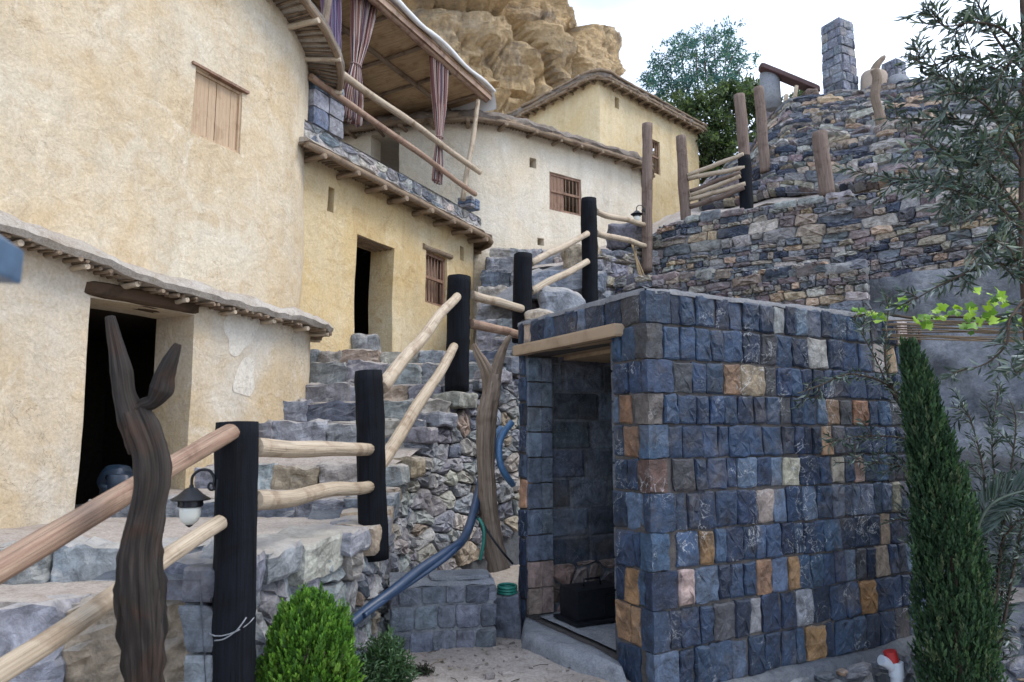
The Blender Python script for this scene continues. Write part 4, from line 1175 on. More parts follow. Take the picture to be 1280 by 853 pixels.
def ret_col(rd): return pick([(5, (.30, .305, .32)), (3, (.22, .23, .26)), (2, (.36, .34, .31)), (1.2, (.30, .245, .19)), (1.5, (.13, .145, .18))], rd)
for (ua, ub, sw, sh, seed) in ((U0, 2.15, .30, .20, 4), (2.15, 4.2, .19, .13, 5), (4.2, UL, .23, .15, 6)):
    for poly in voro(ub - ua, 5.0, sw, sh, seed, .42, .16, .14):
        cu = sum(p[0] for p in poly) / len(poly) + ua; cv = sum(p[1] for p in poly) / len(poly)
        lo = max(0, pRail.at(cu)[0].y - 7.2) * .55
        if cv < lo or -.25 + cv > rail_ztop(pRail.at(cu)[0].y) - .03: continue
        add_stone(mb, [(a + ua, b) for a, b in poly], fRail, .007, .050, .10, ret_col(rd), rd, .15, .22, .06, .5)
mb.build('facing_stones', M['rubble'], ret)
mb = MB(); n = int(UL / .1); prev = None
for i in range(n + 1):
    u = U0 + (UL - U0) * i / n; p = pRail.at(u)[0]; zt_ = rail_ztop(p.y) + .25 - .05
    row = [mb.vert(fRail(u, zt_ * k / 8, -.018)) for k in range(9)] + [mb.vert(fRail(u, zt_, -.5))]
    if prev:
        for k in range(9): mb.face((prev[k], row[k], row[k + 1], prev[k + 1]), k < 8)
    prev = row
mb.build('earth_core', M['mortar_dark'], ret)
mb = MB(); rd = random.Random(3)   # cap stones along the edge
y = 3.05
u = U0 + .06
while u < UL - .2:
    p, t, n = pRail.at(u); L = rd.uniform(.28, .6) if u < 2.2 else rd.uniform(.2, .4); pm, tm, nm = pRail.at(u + L / 2)
    z = rail_ztop(pm.y); z2 = rail_ztop(pRail.at(u + L)[0].y); h = rd.uniform(.15, .24) if u < 2.2 else rd.uniform(.12, .2)
    tt = Vector((tm.x, tm.y, 0)); 
    rough_block(mb, (Vector((pm.x - nm.x * .13, pm.y - nm.y * .13, z - h / 2 + .01)), tt.normalized(), Vector((0, 0, 1)), Vector((nm.x, nm.y, 0))), (L, h, rd.uniform(.32, .42)), int(u * 100), pick(PAL_STEP, rd), 6, .15, .2, .9)
    u += L * .97
mb.build('cap_stones', M['step'], ret)

# ================================================================== TERRACES ON THE RIGHT
TERPAL = PAL_TER
def terrace(name, label, pts_top, zb, batter, sw, sh, seed, origin, pal=PAL_TER, hmax=None, bulge=.038, topw=.6, mat='rubble', hs=(.05, .075, .075, .10, .10, .13, .17)):
    path = Path([(p.x, p.y) for p in pts_top]); zs = [p.z for p in pts_top]
    o = thing(name, label, 'wall', origin); rd = random.Random(seed)
    zt_ = lambda u: float(np.interp(u, path.s, zs))
    def fm(u, v, h):
        p, t, n = path.at(u); z = zb + v; hh = h + batter * (zt_(u) - z) + .06 * mn.noise(Vector((u * .9, v * .9, seed)))
        return Vector((p.x + n.x * hh, p.y + n.y * hh, z + .05 * mn.noise(Vector((u * .7, v * .5, seed + 4)))))
    mb = MB()
    for poly in (voro(path.L, max(zs) - zb + .1, sw, sh, seed, .46, .16, .26) if hs is None else layered(path.L, max(zs) - zb + .1, hs, .09, .48, seed)):
        cu = sum(p[0] for p in poly) / len(poly); top = max(p[1] for p in poly)
        if zb + top > zt_(cu) + .07: continue
        add_stone(mb, poly, fm, .006, bulge, .1, pick(pal, rd), rd, .14, .16, .08, .5)
    mb.build('facing_stones', M[mat], o)
    mb = MB(); n = int(path.L / .15); prev = None
    for i in range(n + 1):
        u = path.L * i / n; H = zt_(u) - zb
        row = [mb.vert(fm(u, H * k / 6, -.016)) for k in range(7)] + [mb.vert(fm(u, H + .02 + .02 * mn.noise(Vector((u * 4, 1, 1))), -topw * q) ) for q in (.3, .6, 1)]
        if prev:
            for k in range(9): mb.face((prev[k], row[k], row[k + 1], prev[k + 1]), True)
        prev = row
    mb.build('core', M['mortar'], o)
    mb = MB(); u = 0; rd = random.Random(seed + 1)
    while u < path.L:
        L = rd.uniform(.2, .45); f = path.fr(min(path.L, u + L / 2), zt_(u + L / 2))
        if rd.random() < .8:
            rough_block(mb, (f[0] - f[3] * .1 - f[2] * .03, f[1], f[2], f[3]), (L * .95, rd.uniform(.1, .17), .3), int(u * 77) + seed, pick(pal, rd), 4, .18, .25, .8)
        u += L
    mb.build('cap_stones', M[mat], o)
    return o, path, zt_
t0p = [P(770, 352, 10.6), P(800, 346, 10.2), P(900, 341, 9.4), P(1000, 336, 8.75), P(1084, 331, 8.3)]
T0 = terrace('terrace_wall', 'lowest terrace wall of mixed rubble, just above the roof of the dark stone hut', t0p, 1.2, .06,   .26, .095, 61, (3.2, 9.2, 1.6), topw=.2)
t1p = [P(805, 300, 11.6), P(822, 286, 11.5), P(847, 275, 11.2), P(930, 262, 10.7), P(1043, 245, 10.0), P(1115, 236, 9.5), P(1200, 233, 8.9), P(1330, 232, 8.1), P(1750, 232, 6.3)]
T1 = terrace('terrace_wall', 'middle terrace wall of purple, grey and tan stones, under the squat tilted post', t1p, 2.9, .07, .30, .105, 67, (4.2, 10.3, 3.0), topw=1.3)

# upper slope: stepped rubble facing, ruled between two lines
t2b = [P(872, 262, 15.0), P(900, 252, 13.7), P(955, 247, 12.8), P(1043, 236, 11.6), P(1115, 228, 10.9), P(1200, 226, 10.2), P(1330, 224, 9.3), P(1750, 224, 7.4)]
t2t = [P(872, 246, 19.5), P(905, 228, 20), P(942, 196, 20), P(962, 156, 19.6), P(987, 134, 19.2), P(1040, 128, 18.6), P(1100, 121, 18), P(1175, 108, 17), P(1240, 110, 16), P(1340, 118, 15), P(1750, 122, 12.5)]
def polyeval(pts, k):
    s = [0]
    for a, b in zip(pts, pts[1:]): s.append(s[-1] + (b - a).length)
    t = k * s[-1]
    return Vector([float(np.interp(t, s, [p[i] for p in pts])) for i in range(3)])
# pair top and bottom by picture column so the facing rises straight up the hill
xb = [872, 900, 955, 1043, 1115, 1200, 1330, 1750]; xt = [872, 905, 942, 962, 987, 1040, 1100, 1175, 1240, 1340, 1750]
def colB(x): return Vector([float(np.interp(x, xb, [p[i] for p in t2b])) for i in range(3)])
def colT(x): return Vector([float(np.interp(x, xt, [p[i] for p in t2t])) for i in range(3)])
NT = 4
def prof(v):   # v 0..1 -> (rise fraction, run fraction): steep faces and narrow ledges
    k = min(NT - 1, int(v * NT)); e = v * NT - k
    if k == NT - 1: return (k + e) / NT, (k + e) / NT
    rise = min(1, e / .78); run = .30 * min(1, e / .78) + .70 * max(0, (e - .78) / .22)
    return (k + rise) / NT, (k + run) / NT
X0, X1 = 874, 1740
cs = [0]; xsamp = np.linspace(X0, X1, 70)
for a, b in zip(xsamp, xsamp[1:]):
    cs.append(cs[-1] + ((colB(b) + colT(b)) * .5 - (colB(a) + colT(a)) * .5).length)
UL2 = cs[-1]
def slope_pt(u, v, h):
    x = float(np.interp(u, cs, xsamp)); B, T = colB(x), colT(x)
    v = min(1, max(0, v)); r, k = prof(v)
    p = Vector((B.x + (T.x - B.x) * k, B.y + (T.y - B.y) * k, B.z + (T.z - B.z) * r))
    n = Vector((-.45, -.65, .45)).normalized()
    return p + n * (h + .12 * mn.noise(Vector((u * .7, v * 5, 9))))
VL = 8.2
up = thing('hillside_wall', 'steep stepped facing of purple and grey rubble climbing to the skyline on the right', 'wall', tuple(polyeval(t2b, .5)))
mb = MB(); rd = random.Random(71)
for poly in layered(UL2, VL, (.07, .10, .10, .13, .13, .17, .24), .12, .75, 71, .09):
    cv = sum(p[1] for p in poly) / len(poly)
    add_stone(mb, poly, lambda u, v, h: slope_pt(u, v / VL, h), .008, .05, .1, pick(PAL_TER, rd), rd, .14, .2, .11, .5)
mb.build('facing_stones', M['rubble'], up)
mb = MB(); sheet(mb, UL2, VL, lambda u, v, h: slope_pt(u, v / VL, -.012 + h), .2, .1); mb.build('core', M['mortar'], up)
mb = MB(); u = 0
while u < UL2 - .1:
    L = rd.uniform(.3, .75); q = slope_pt(u + L / 2, 1, 0)
    rough_block(mb, (q + Vector((0, .1, rd.uniform(-.14, .02))), Vector((1, rd.uniform(-.2, .2), rd.uniform(-.25, .25))).normalized(), Vector((0, 0, 1)), Vector((0, -1, 0))), (L * 1.05, rd.uniform(.2, .36), .5), int(u * 60), pick([(2, (.20, .15, .13)), (2, (.12, .12, .15)), (1, (.27, .21, .15))], rd), 5, .2, .25, .8)
    u += L * .85
mb.build('cap_stones', M['rubble'], up)

# smooth bedrock below the middle terrace, right of the hut
bo = MB()
bpth = Path([P(1040, 400, 8.75).xy, P(1087, 400, 8.45).xy, P(1180, 400, 7.9).xy, P(1280, 400, 7.3).xy, P(1420, 400, 6.6).xy, P(1800, 400, 5.3).xy])
def fbed(u, v, h):
    p, t, n = bpth.at(u); q = Vector((u, v, 1.7))
    hh = .26 * mn.noise(q * .8) + .18 * mn.noise(Vector((u * 1.2 - v * 1.5, v * 2.4 + u, 2))) + .08 * mn.noise(q * 5) + .02 * mn.noise(q * 14) + .10 * (3.4 - v)
    return Vector((p.x + n.x * hh, p.y + n.y * hh, -.7 + v))
sheet(bo, bpth.L, 4.05, fbed, .06, .06)
tp = [fbed(bpth.L * i / 40, 4.05, 0) for i in range(41)]
for a, b in zip(tp, tp[1:]):
    bo.face([bo.vert(p) for p in (a, b, b + Vector((.3, 1.6, .1)), a + Vector((.3, 1.6, .1)))], True)
bed = bo.build('bedrock_face', M['bedrock'], None, origin=(bpth.at(1.5)[0].x, bpth.at(1.5)[0].y, -.6))
tag(bed, 'smooth grey bedrock face beneath the terrace walls, behind the cypress', 'rock')

# rubble bank between the upper stairs and the first tall bare post
bkp = [P(690, 372, 9.6), P(722, 345, 10.2), P(760, 322, 10.9), P(795, 312, 11.4), P(822, 318, 11.5)]
BK = terrace('rubble_bank', 'bank of pale loose rubble below the bare post with the rope', bkp, 2.0, .12, .26, .17, 91, tuple(P(760, 420, 10.6)), pal=[(4, (.32, .315, .31)), (3, (.24, .24, .26)), (2, (.38, .34, .29)), (1, (.14, .15, .18))], bulge=.08, topw=1.2, hs=(.09, .13, .17, .22))
BK[0]['category'] = 'rubble'

def boulder(label, px, py, d, size, seed, col, mat='step', grp=None):
    q = P(px, py, d); mb = MB()
    rough_block(mb, (Vector((0, 0, size[1] * .42)), Vector((1, .15, 0)).normalized(), Vector((0, 0, 1)), Vector((.15, -1, 0)).normalized()), size, seed, col, 9, .28, .5, .6)
    mb.v = [(a + q.x, b + q.y, c + q.z) for a, b, c in mb.v]
    o = mb.build('boulder', M[mat], None, origin=q); tag(o, label, 'boulder', grp); return o
G = 'boulders beside the upper stairs'
boulder('purple grey boulder rising above the rubble bank beside the first bare post', 784, 312, 11.6, (.75, .42, .6), 2, (.13, .125, .145), 'rubble', G)
boulder('flat grey boulder leaning beside the last charred post of the staircase', 700, 418, 8.9, (.62, .55, .5), 3, (.24, .255, .28), 'step', G)
boulder('tan-topped block between the two upper charred posts', 676, 420, 8.5, (.42, .30, .4), 5, (.34, .28, .21), 'step', G)
boulder('long blue grey slab lying behind the two upper charred posts', 705, 372, 9.9, (1.2, .4, .6), 8, (.19, .215, .26), 'step', G)
boulder('sand coloured stone under the white house wall, left of the tallest charred post', 728, 342, 11.2, (.65, .5, .5), 9, (.36, .30, .22), 'step', G)

# corner of rubble where the terrace house ends
cp = Path([pTer.at(7.55)[0] + NH * .18, pTer.at(8.15)[0] + NH * .10, pTer.at(8.15)[0] + Vector((.42, .62)), pTer.at(8.15)[0] + Vector((1.0, 1.0))])
mb = MB()   # level earth at the foot of the terrace house
fl = [(SP + DH * t) + NH * .02 for t in (3.42, 3.8, 5, 6.2, 7.6)]
for a, b in zip(fl, fl[1:]):
    for kk in range(6):
        e = lambda p, f_: Vector((p.x + (max(p.x + .35, -.05 * p.y) - p.x + .12) * f_, p.y, 2.46 + .02 * (p.y - 8.6) + .02 * mn.noise(Vector((p.x * 4 + f_ * 5, p.y * 3, 1)))))
        mb.face([mb.vert(e(a, kk / 6)), mb.vert(e(a, (kk + 1) / 6)), mb.vert(e(b, (kk + 1) / 6)), mb.vert(e(b, kk / 6))], True)
kind(mb.build('path', M['earth']), 'structure')
crn = thing('rubble_corner', 'stepped rubble pier tucked between the terrace house and the white house', 'wall', (cp.p[0].x, cp.p[0].y, 2.6))
mb = MB(); rd = random.Random(44)
zc0 = 2.5
def fcr(u, v, h): f = cp.fr(u, zc0 + v, h - .03 * v); return f[0]
for poly in voro(cp.L, 2.7, .26, .16, 45, .38):
    cu = sum(p[0] for p in poly) / len(poly); cv = max(p[1] for p in poly)
    if cv > 2.72 - max(0, cu - .5) * .95: continue
    add_stone(mb, poly, fcr, .012, .05, .1, pick([(3, (.34, .335, .33)), (2, (.25, .26, .28)), (1, (.16, .18, .22))], rd), rd)
mb.build('facing_stones', M['rubble'], crn)
mb = MB(); prev = None
for i in range(20):
    u = cp.L * i / 19; H = 2.68 - max(0, u - .5) * .95
    row = [mb.vert(fcr(u, H * k / 5, -.02)) for k in range(6)] + [mb.vert(fcr(u, H, -.35))]
    if prev:
        for k in range(6): mb.face((prev[k], row[k], row[k + 1], prev[k + 1]))
    prev = row
mb.build('core', M['joint'], crn)

# ================================================================== GROUND, PATH, HILL, CLIFF
def gz(x, y):
    q = (Vector((x, y)) - HC).dot(HN); s = (Vector((x, y)) - HC).dot(HR)
    z = .035 * mn.noise(Vector((x * 1.1, y * 1.1, 0))) + .02 * mn.noise(Vector((x * 4, y * 4, 3))) + .008 * mn.noise(Vector((x * 13, y * 13, 5)))
    fade = min(1, max(0, (q + .02) / .10)) if s > -.5 else min(1, max(0, (q - .35) / .9))
    return z * .9 - .62 * fade - .02
def axis(a, b, st, far):
    m = list(np.arange(a, b + 1e-6, st)); lo, hi = [], []
    d = st; x = a
    while x > -far: d *= 1.6; x -= d; lo.append(x)
    d = st; x = b
    while x < far: d *= 1.6; x += d; hi.append(x)
    return lo[::-1] + m + hi
ax, ay = axis(-3, 5.4, .055, 400), axis(2.2, 7.4, .055, 400)
mb = MB(); g = [[mb.vert((x, y, gz(x, y))) for y in ay] for x in ax]
for i in range(len(ax) - 1):
    for j in range(len(ay) - 1): mb.face((g[i][j], g[i + 1][j], g[i + 1][j + 1], g[i][j + 1]), True)
kind(mb.build('ground', M['earth']), 'structure')
# raised concrete doorstep spreading out of the hut door
dc = [pHL.fr(dL - .05, 0, .0)[0], pHL.fr(dR + .03, 0, 0)[0], P(778, 822, 4.52), P(700, 806, 4.85), P(655, 790, 5.25)]
mb = MB(); ctr = sum((Vector((p.x, p.y, 0)) for p in dc), Vector()) / len(dc)
def dpt(p, k, z): q = ctr.lerp(Vector((p.x, p.y, 0)), k); q += Vector((mn.noise(q * 5 + Vector((k, 0, 0))), mn.noise(q * 5 + Vector((0, 7, 0))), 0)) * .02; q.z = z + .012 * mn.noise(q * 4); return q
dd = []
for a, b in zip(dc, dc[1:] + dc[:1]):
    for t in np.linspace(0, 1, 9)[:-1]: dd.append(Vector(a).lerp(Vector(b), t))
rings = [[mb.vert(dpt(p, k, z)) for p in dd] for k, z in ((1.10, -.06), (1.03, .03), (.97, .085), (.6, .10), (.2, .10))]
for a, b in zip(rings, rings[1:]):
    for i in range(len(dd)): mb.face((a[i], a[(i + 1) % len(dd)], b[(i + 1) % len(dd)], b[i]), True)
mb.face(rings[-1], True)
kind(mb.build('doorstep', M['cement']), 'structure')
# terrace ground and hillside
mb = MB()
near = [Vector((-.2, 12.3, 4.3)), P(800, 318, 11.9), P(850, 276, 12.0), P(930, 262, 12.0), P(1043, 245, 11.2)]
far = [Vector((-.6, 14.2, 4.5)), Vector((2.9, 17, 6.3)), Vector((6.2, 21.8, 8.9)), P(880, 240, 22.5), P(930, 225, 21)]
sheet(mb, 1, 1, lambda u, v, h: polyeval(near, u).lerp(polyeval(far, u), v) + Vector((0, 0, .08 * mn.noise(Vector((u * 14, v * 14, 2))))), .02, .02)
kind(mb.build('path', M['earth']), 'structure')
mb = MB()
top = [Vector((-30, 30, 9)), Vector((-5, 27, 9)), Vector((2, 23.5, 8.7)), P(872, 250, 22.2)] + [p + Vector((0, .15, -.1)) for p in t2t[1:]] + [Vector((40, 10, 8))]
def hill(u, v, h):
    p = polyeval(top, u); d = v * 60
    return Vector((p.x + d * .25, p.y + d * .97, p.z - .2 - d * .05 + .5 * mn.noise(Vector((u * 40, d * .2, 1))) * min(1, d * .2)))
sheet(mb, 1, 1, hill, .012, .03); kind(mb.build('hillside', M['earth']), 'structure')

# cliff
mb = MB(); NU, NV = 420, 240; g = []
def hsh(p): return (math.sin(p.x * 12.9898 + p.y * 78.233 + p.z * 37.719) * 43758.5453) % 1.0
def blocks(w, crack):
    dist, pts = mn.voronoi(w)
    return hsh(pts[0]), math.exp(-(dist[1] - dist[0]) * crack)
def cliff_pt(a, b):
    # a: around, b: vertical; a bulging prow with jointed, blocky faces
    ca, sa = math.cos(a), math.sin(a); cb, sb = math.cos(b), math.sin(b)
    ex = lambda c, e: math.copysign(abs(c) ** e, c)
    q = Vector((-13.6 + 18.6 * ex(sa, .8) * ex(cb, .6), 38.5 - 10.0 * ex(ca, .8) * ex(cb, .6), 17.5 + 17.5 * ex(sb, .85)))
    n = Vector((sa * cb, -ca * cb, sb)).normalized()
    wv = mn.noise_vector(q * .25) * .9
    w = Vector((q.x, q.y, q.z * 1.35)) + wv
    h1, c1 = blocks(w * .19, 14); h2, c2 = blocks(w * .46 + Vector((7, 3, 1)), 11); h3, c3 = blocks(w * 1.25 + Vector((1, 9, 4)), 9)
    d = 1.7 * mn.noise(q * .11) + 2.2 * (h1 - .5) - .8 * c1 + .5 * (h2 - .5) - .28 * c2 + .12 * (h3 - .5) - .08 * c3
    d += .9 * mn.noise(w * .5) + .35 * mn.noise(w * 1.5) + .12 * mn.noise(w * 4) + .06 * mn.noise(w * 9)
    return q + n * d
for i in range(NU + 1):
    a = -.75 + 2.75 * i / NU
    g.append([mb.vert(cliff_pt(a, -1.35 + 2.6 * j / NV)) for j in range(NV + 1)])
for i in range(NU):
    for j in range(NV): mb.face((g[i][j], g[i + 1][j], g[i + 1][j + 1], g[i][j + 1]), False)
cl = mb.build('cliff', M['rock'], None, origin=(-8, 30, 9)); tag(cl, 'overhanging ochre and grey rock cliff above the mud houses', 'cliff')

# garden wall in front of the hut's right face
pG = Path([HC + HN * .10 - HR * .75, HC + HN * .10 + HR * 1.0, HC + HN * .11 + HR * 2.9, HC + HN * .30 + HR * 3.6, HC + HN * .75 + HR * 5.2])
gw = thing('garden_wall', 'low rubble and mortar wall along the foot of the stone hut', 'wall', (pG.at(2)[0].x, pG.at(2)[0].y, -.64))
gzt = lambda u: -.045 + .02 * max(0, u - 2.8) * 3.0
def fG(u, v, h): f = pG.fr(u, -.66 + v, h - .06 * v); return f[0]
mb = MB(); rd = random.Random(29)
for poly in voro(pG.L, .9, .20, .13, 30, .42, .2, .2):
    cu = sum(p[0] for p in poly) / len(poly)
    poly = clip_poly(poly, 0, 1, gzt(cu) + .66 - .022)
    if len(poly) < 3 or max(p[1] for p in poly) - min(p[1] for p in poly) < .05: continue
    if rd.random() < .06: continue
    add_stone(mb, poly, fG, .02, .03, .08, pick([(3, (.13, .14, .16)), (2, (.19, .19, .20)), (1, (.26, .19, .13)), (2, (.07, .08, .10))], rd), rd, .3, .15)
mb.build('facing_stones', M['rubble'], gw)
mb = MB(); prev = None; n = int(pG.L / .06)
for i in range(n + 1):
    u = pG.L * i / n; H = gzt(u) + .66; row = []
    for v, h in ((0, -.012), (H * .3, -.012), (H * .6, -.010), (H * .84, -.004), (H, .0), (H + .02, -.04), (H + .025, -.12), (H + .01, -.34), (H * .4, -.36)):
        q = fG(u, v, h); q += mn.noise_vector(q * 5) * .018 + mn.noise_vector(q * 15) * .010; row.append(mb.vert(q))
    if prev:
        for k in range(len(row) - 1): mb.face((prev[k], row[k], row[k + 1], prev[k + 1]), True)
    prev = row
mb.build('mortar_core', M['mortar_dark'], gw)

# brick paving at the lower right
mb = MB(); rd = random.Random(8); o_ = Vector((pG.at(4.2)[0].x, pG.at(4.2)[0].y, -.615)); a1 = Vector((HR.x, HR.y, 0)); a2 = Vector((HN.x, HN.y, 0))
for poly in courses(3.2, [(.12 * k, .12 * (k + 1)) for k in range(12)], .2, .26, 12):
    add_stone(mb, poly, lambda u, v, h: o_ + a1 * (u - .9) + a2 * (v + .06) + Vector((0, 0, h)), .006, .012, .03, jitcol((.10, .12, .155), rd), rd, .05, .02, .2, .1)
kind(mb.build('paving', M['stone']), 'structure')
mb = MB(); rd = random.Random(18)
for _ in range(420):
    x, y = rd.uniform(-1.6, 1.2), rd.uniform(3.5, 6.2)
    if (Vector((x, y)) - HC).dot(HN) > .1 or ((Vector((x, y)) - HC).dot(HR) > -.02 and (Vector((x, y)) - HC).dot(HN) < 0): continue
    s = rd.uniform(.008, .022) * (2.0 if rd.random() < .08 else 1)
    rough_block(mb, (Vector((x, y, gz(x, y) + s * .2)), Vector((1, rd.uniform(-1, 1), 0)).normalized(), Vector((0, 0, 1)), Vector((rd.uniform(-1, 1), 1, 0)).normalized()), (s * 1.5, s, s * 1.2), rd.randint(0, 9999), jitcol((.30, .26, .23), rd, .35), 2, .2, .4)
kind(mb.build('pebbles', M['rubble']), 'stuff')
mb = MB(); rd = random.Random(28)
for _ in range(170):      # dry leaves and twigs lying about
    x, y = rd.gauss(-.3, .6), rd.uniform(3.9, 5.6)
    if (Vector((x, y)) - HC).dot(HN) > .0 or (Vector((x, y)) - HC).dot(HR) > -.05: continue
    a = rd.uniform(0, 6.28); t = Vector((math.cos(a), math.sin(a), rd.uniform(-.1, .1))); s = Vector((-t.y, t.x, rd.uniform(-.3, .3))); q = Vector((x, y, gz(x, y) + .006)); L = rd.uniform(.02, .05)
    c = jitcol(rd.choice(((.16, .10, .05), (.10, .07, .045), (.20, .15, .08), (.07, .08, .035))), rd, .3)
    if rd.random() < .2: tube(mb, [q, q + t * L * 1.6 + Vector((0, 0, .004)), q + t * L * 3 + s * .01], .0025, 5, True, 0, 0, c)
    else:
        ids = [mb.vert(p, c) for p in (q, q + t * L * .5 + s * L * .2 + Vector((0, 0, .005)), q + t * L, q + t * L * .5 - s * L * .2 + Vector((0, 0, .004)))]; mb.face(ids)
kind(mb.build('leaf_litter', M['rubble']), 'stuff')
# ================================================================== LOG RAILINGS AND POSTS
def post_px(a, b, d, r, mat, seed, rough=.05, n=16, db=None):
    mb = MB(); pa, pb = P(*a, d), P(*b, db or d)
    m = max(8, int((pb - pa).length / .07))
    pts = lerp_pts(pa, pb, m, wob=.008, seed=seed)
    rr = [r * (.965 if i == 0 else 1) for i in range(m + 1)]
    tube(mb, pts, rr, 28, True, rough, seed, groove=.10); return mb
rail = thing('log_railing', 'railing of thick charred posts and peeled log rails climbing beside the stone stairs', 'railing', P(291, 880, 3.35))
for k, (a, b, d, r) in enumerate((((297, 528), (291, 905), 3.35, .094), ((461, 464), (468, 700), 5.0, .097), ((574, 346), (571, 490), 7.72, .130), ((654, 318), (652, 428), 8.5, .115), ((736, 249), (738, 392), 9.6, .111))):
    o = post_px(a, b, d, r, None, k * 5 + 2).build('post', M['charred'], rail)
    o['label'] = 'charred black post'
pe = P(-60, 747, 2.05) - (P(290, 540, 3.26) - P(-60, 747, 2.05)) * .45 + Vector((-.02, .13, 0))
mb = MB(); tube(mb, lerp_pts(pe + Vector((0, 0, -1.6)), pe + Vector((0, 0, .1)), 20, wob=.008), .094, 24, True, .05, 3, groove=.1); o = mb.build('post', M['charred'], rail); o['label'] = 'charred black post'
o = post_px((809, 155), (809, 340), 11.2, .085, None, 40, .08).build('post', M['pole_grey'], rail); o['label'] = 'tall bare brown post'
for k, (a, da, b, db, r, m, w) in enumerate((
        ((-60, 747), 2.05, (290, 540), 3.26, .043, 'pole_red', .02), ((-60, 878), 2.05, (278, 653), 3.24, .037, 'pole_pale', .02),
        ((318, 559), 3.42, (461, 563), 4.93, .045, 'pole_pale', .015), ((316, 625), 3.42, (461, 609), 4.93, .043, 'pole_pale', .03),
        ((476, 486), 5.02, (571, 369), 7.57, .050, 'pole_pale', .03), ((470, 590), 5.05, (568, 435), 7.57, .050, 'pole_pale', .03),
        ((590, 369), 7.75, (652, 386), 8.36, .050, 'pole_pale', .03), ((588, 405), 7.75, (651, 419), 8.36, .053, 'pole_red', .02),
        ((664, 329), 8.55, (735, 293), 9.47, .042, 'pole_pale', .03), ((664, 365), 8.55, (733, 327), 9.47, .047, 'pole_pale', .03),
        ((744, 265), 9.65, (806, 282), 11.1, .042, 'pole_pale', .04), ((744, 291), 9.65, (806, 308), 11.1, .044, 'pole_pale', .05))):
    pa_, pb_ = P(*a, da), P(*b, db)
    if k < 2: pa_ = pa_ - (pb_ - pa_) * .45
    mb = MB(); pole(mb, pa_, pb_, r * 1.04, r * .95, 12, w, k * 4 + 1, .12); mb.build('rail', M[m], rail)
mb = MB(); pa = P(291, 775, 3.35); tt = np.linspace(0, 2 * math.pi, 20)
tube(mb, [pa + Vector((math.cos(t) * .100, math.sin(t) * .100, .045 * math.sin(t + .4))) for t in tt], .003, 6, False)
tube(mb, smooth_line([P(308, 772, 3.26), P(296, 788, 3.23), P(280, 799, 3.24), P(268, 801, 3.26)], 4), .003, 6); mb.build('wire_tie', M['cement'], rail)
mb = MB(); rd = random.Random(4)
for k in range(4): tube(mb, smooth_line([P(793, 306 , 11.0) + Vector((rd.uniform(-.05, .05), 0, 0)), P(797, 325, 10.9) + Vector((rd.uniform(-.04, .04), -.03, 0)), P(801, 345, 10.85) + Vector((rd.uniform(-.05, .05), -.03, 0)), P(804, 362, 10.8) + Vector((rd.uniform(-.08, .08), 0, 0))], 4), .011, 7, True, .2, k)
tag(mb.build('rope', plain_mat('straw_rope', (.30, .22, .13), .9, .1), None, origin=P(800, 350, 10.85)), 'frayed straw rope hanging from the rails by the tall bare post', 'rope')

pf = thing('pole_fence', 'short fence of six thin poles between a brown post and a half-painted post', 'fence', P(858, 276, 11.6))
o = post_px((851, 171), (858, 282), 11.6, .088, None, 50, .08).build('post', M['pole_grey'], pf)
o = post_px((924, 119), (931, 200), 11.2, .090, None, 55, .08).build('post', M['pole_grey'], pf)
o = post_px((930, 196), (934, 270), 11.18, .104, None, 57, .05).build('post_base', M['charred'], pf); o['label'] = 'black painted lower half of the post'
for k, (a, b, m, r) in enumerate((((860, 220), (930, 193), 'pole_pale', .036), ((860, 224), (931, 209), 'pole_pale', .04), ((862, 239), (925, 216), 'pole_grey', .036), ((862, 244), (925, 221), 'pole_pale', .036), ((862, 249), (931, 231), 'pole_pale', .038), ((862, 259), (931, 235), 'pole_grey', .045))):
    mb = MB(); pole(mb, P(*a, 11.55), P(*b, 11.1), r, None, 9, .03, k * 3 + 7, .1); mb.build('rail', M[m], pf)

def project(p):
    q = Vector(p) - Vector((0, 0, CAM_Z)); f = q.y * _cp + q.z * _sp; u = -q.y * _sp + q.z * _cp
    return 640 + FPX * q.x / f, 426.5 - FPX * u / f
_grid = [(u, v, slope_pt(u, v, 0)) for u in np.linspace(0, UL2, 150) for v in np.linspace(0, 1, 60)]
_proj = [(*project(p), p) for u, v, p in _grid]
def slope_at(px, py): return min(_proj, key=lambda t: (t[0] - px) ** 2 + (t[1] - py) ** 2)[2]
def lone_post(top, bot, r, label, name='timber_post', mat='pole_grey', seed=1, base=None):
    q = base or slope_at(*bot); d = q.y - .12; mb = post_px(top, (bot[0], bot[1] + 4), d, r * d / FPX, None, seed, .08)
    tag(mb.build(name, M[mat], None, origin=P(*bot, d)), label, 'post'); return d
lone_post((948, 110), (957, 212), 6.6, 'bare brown post standing in front of the hill wall, just right of the pole fence', seed=61)
lone_post((1024, 166), (1034, 241), 9.6, 'squat tilted brown post on the ledge of the middle terrace wall', seed=65, mat='pole_grey', base=P(1034, 241, 10.45))
q = slope_at(1104, 178); d = q.y - .15; mb = MB()
tube(mb, smooth_line([P(1105, 184, d), P(1102, 165, d), P(1100, 145, d), P(1094, 122, d), P(1096, 100, d), P(1093, 88, d)], 5), [x * d / FPX for x in np.linspace(6.5, 5.5, 26)], 10, True, .25, 5)
tag(mb.build('driftwood_post', M['drift_pale'], None, origin=P(1104, 178, d)), 'crooked pale driftwood post in front of the clay drum on the hill', 'post')

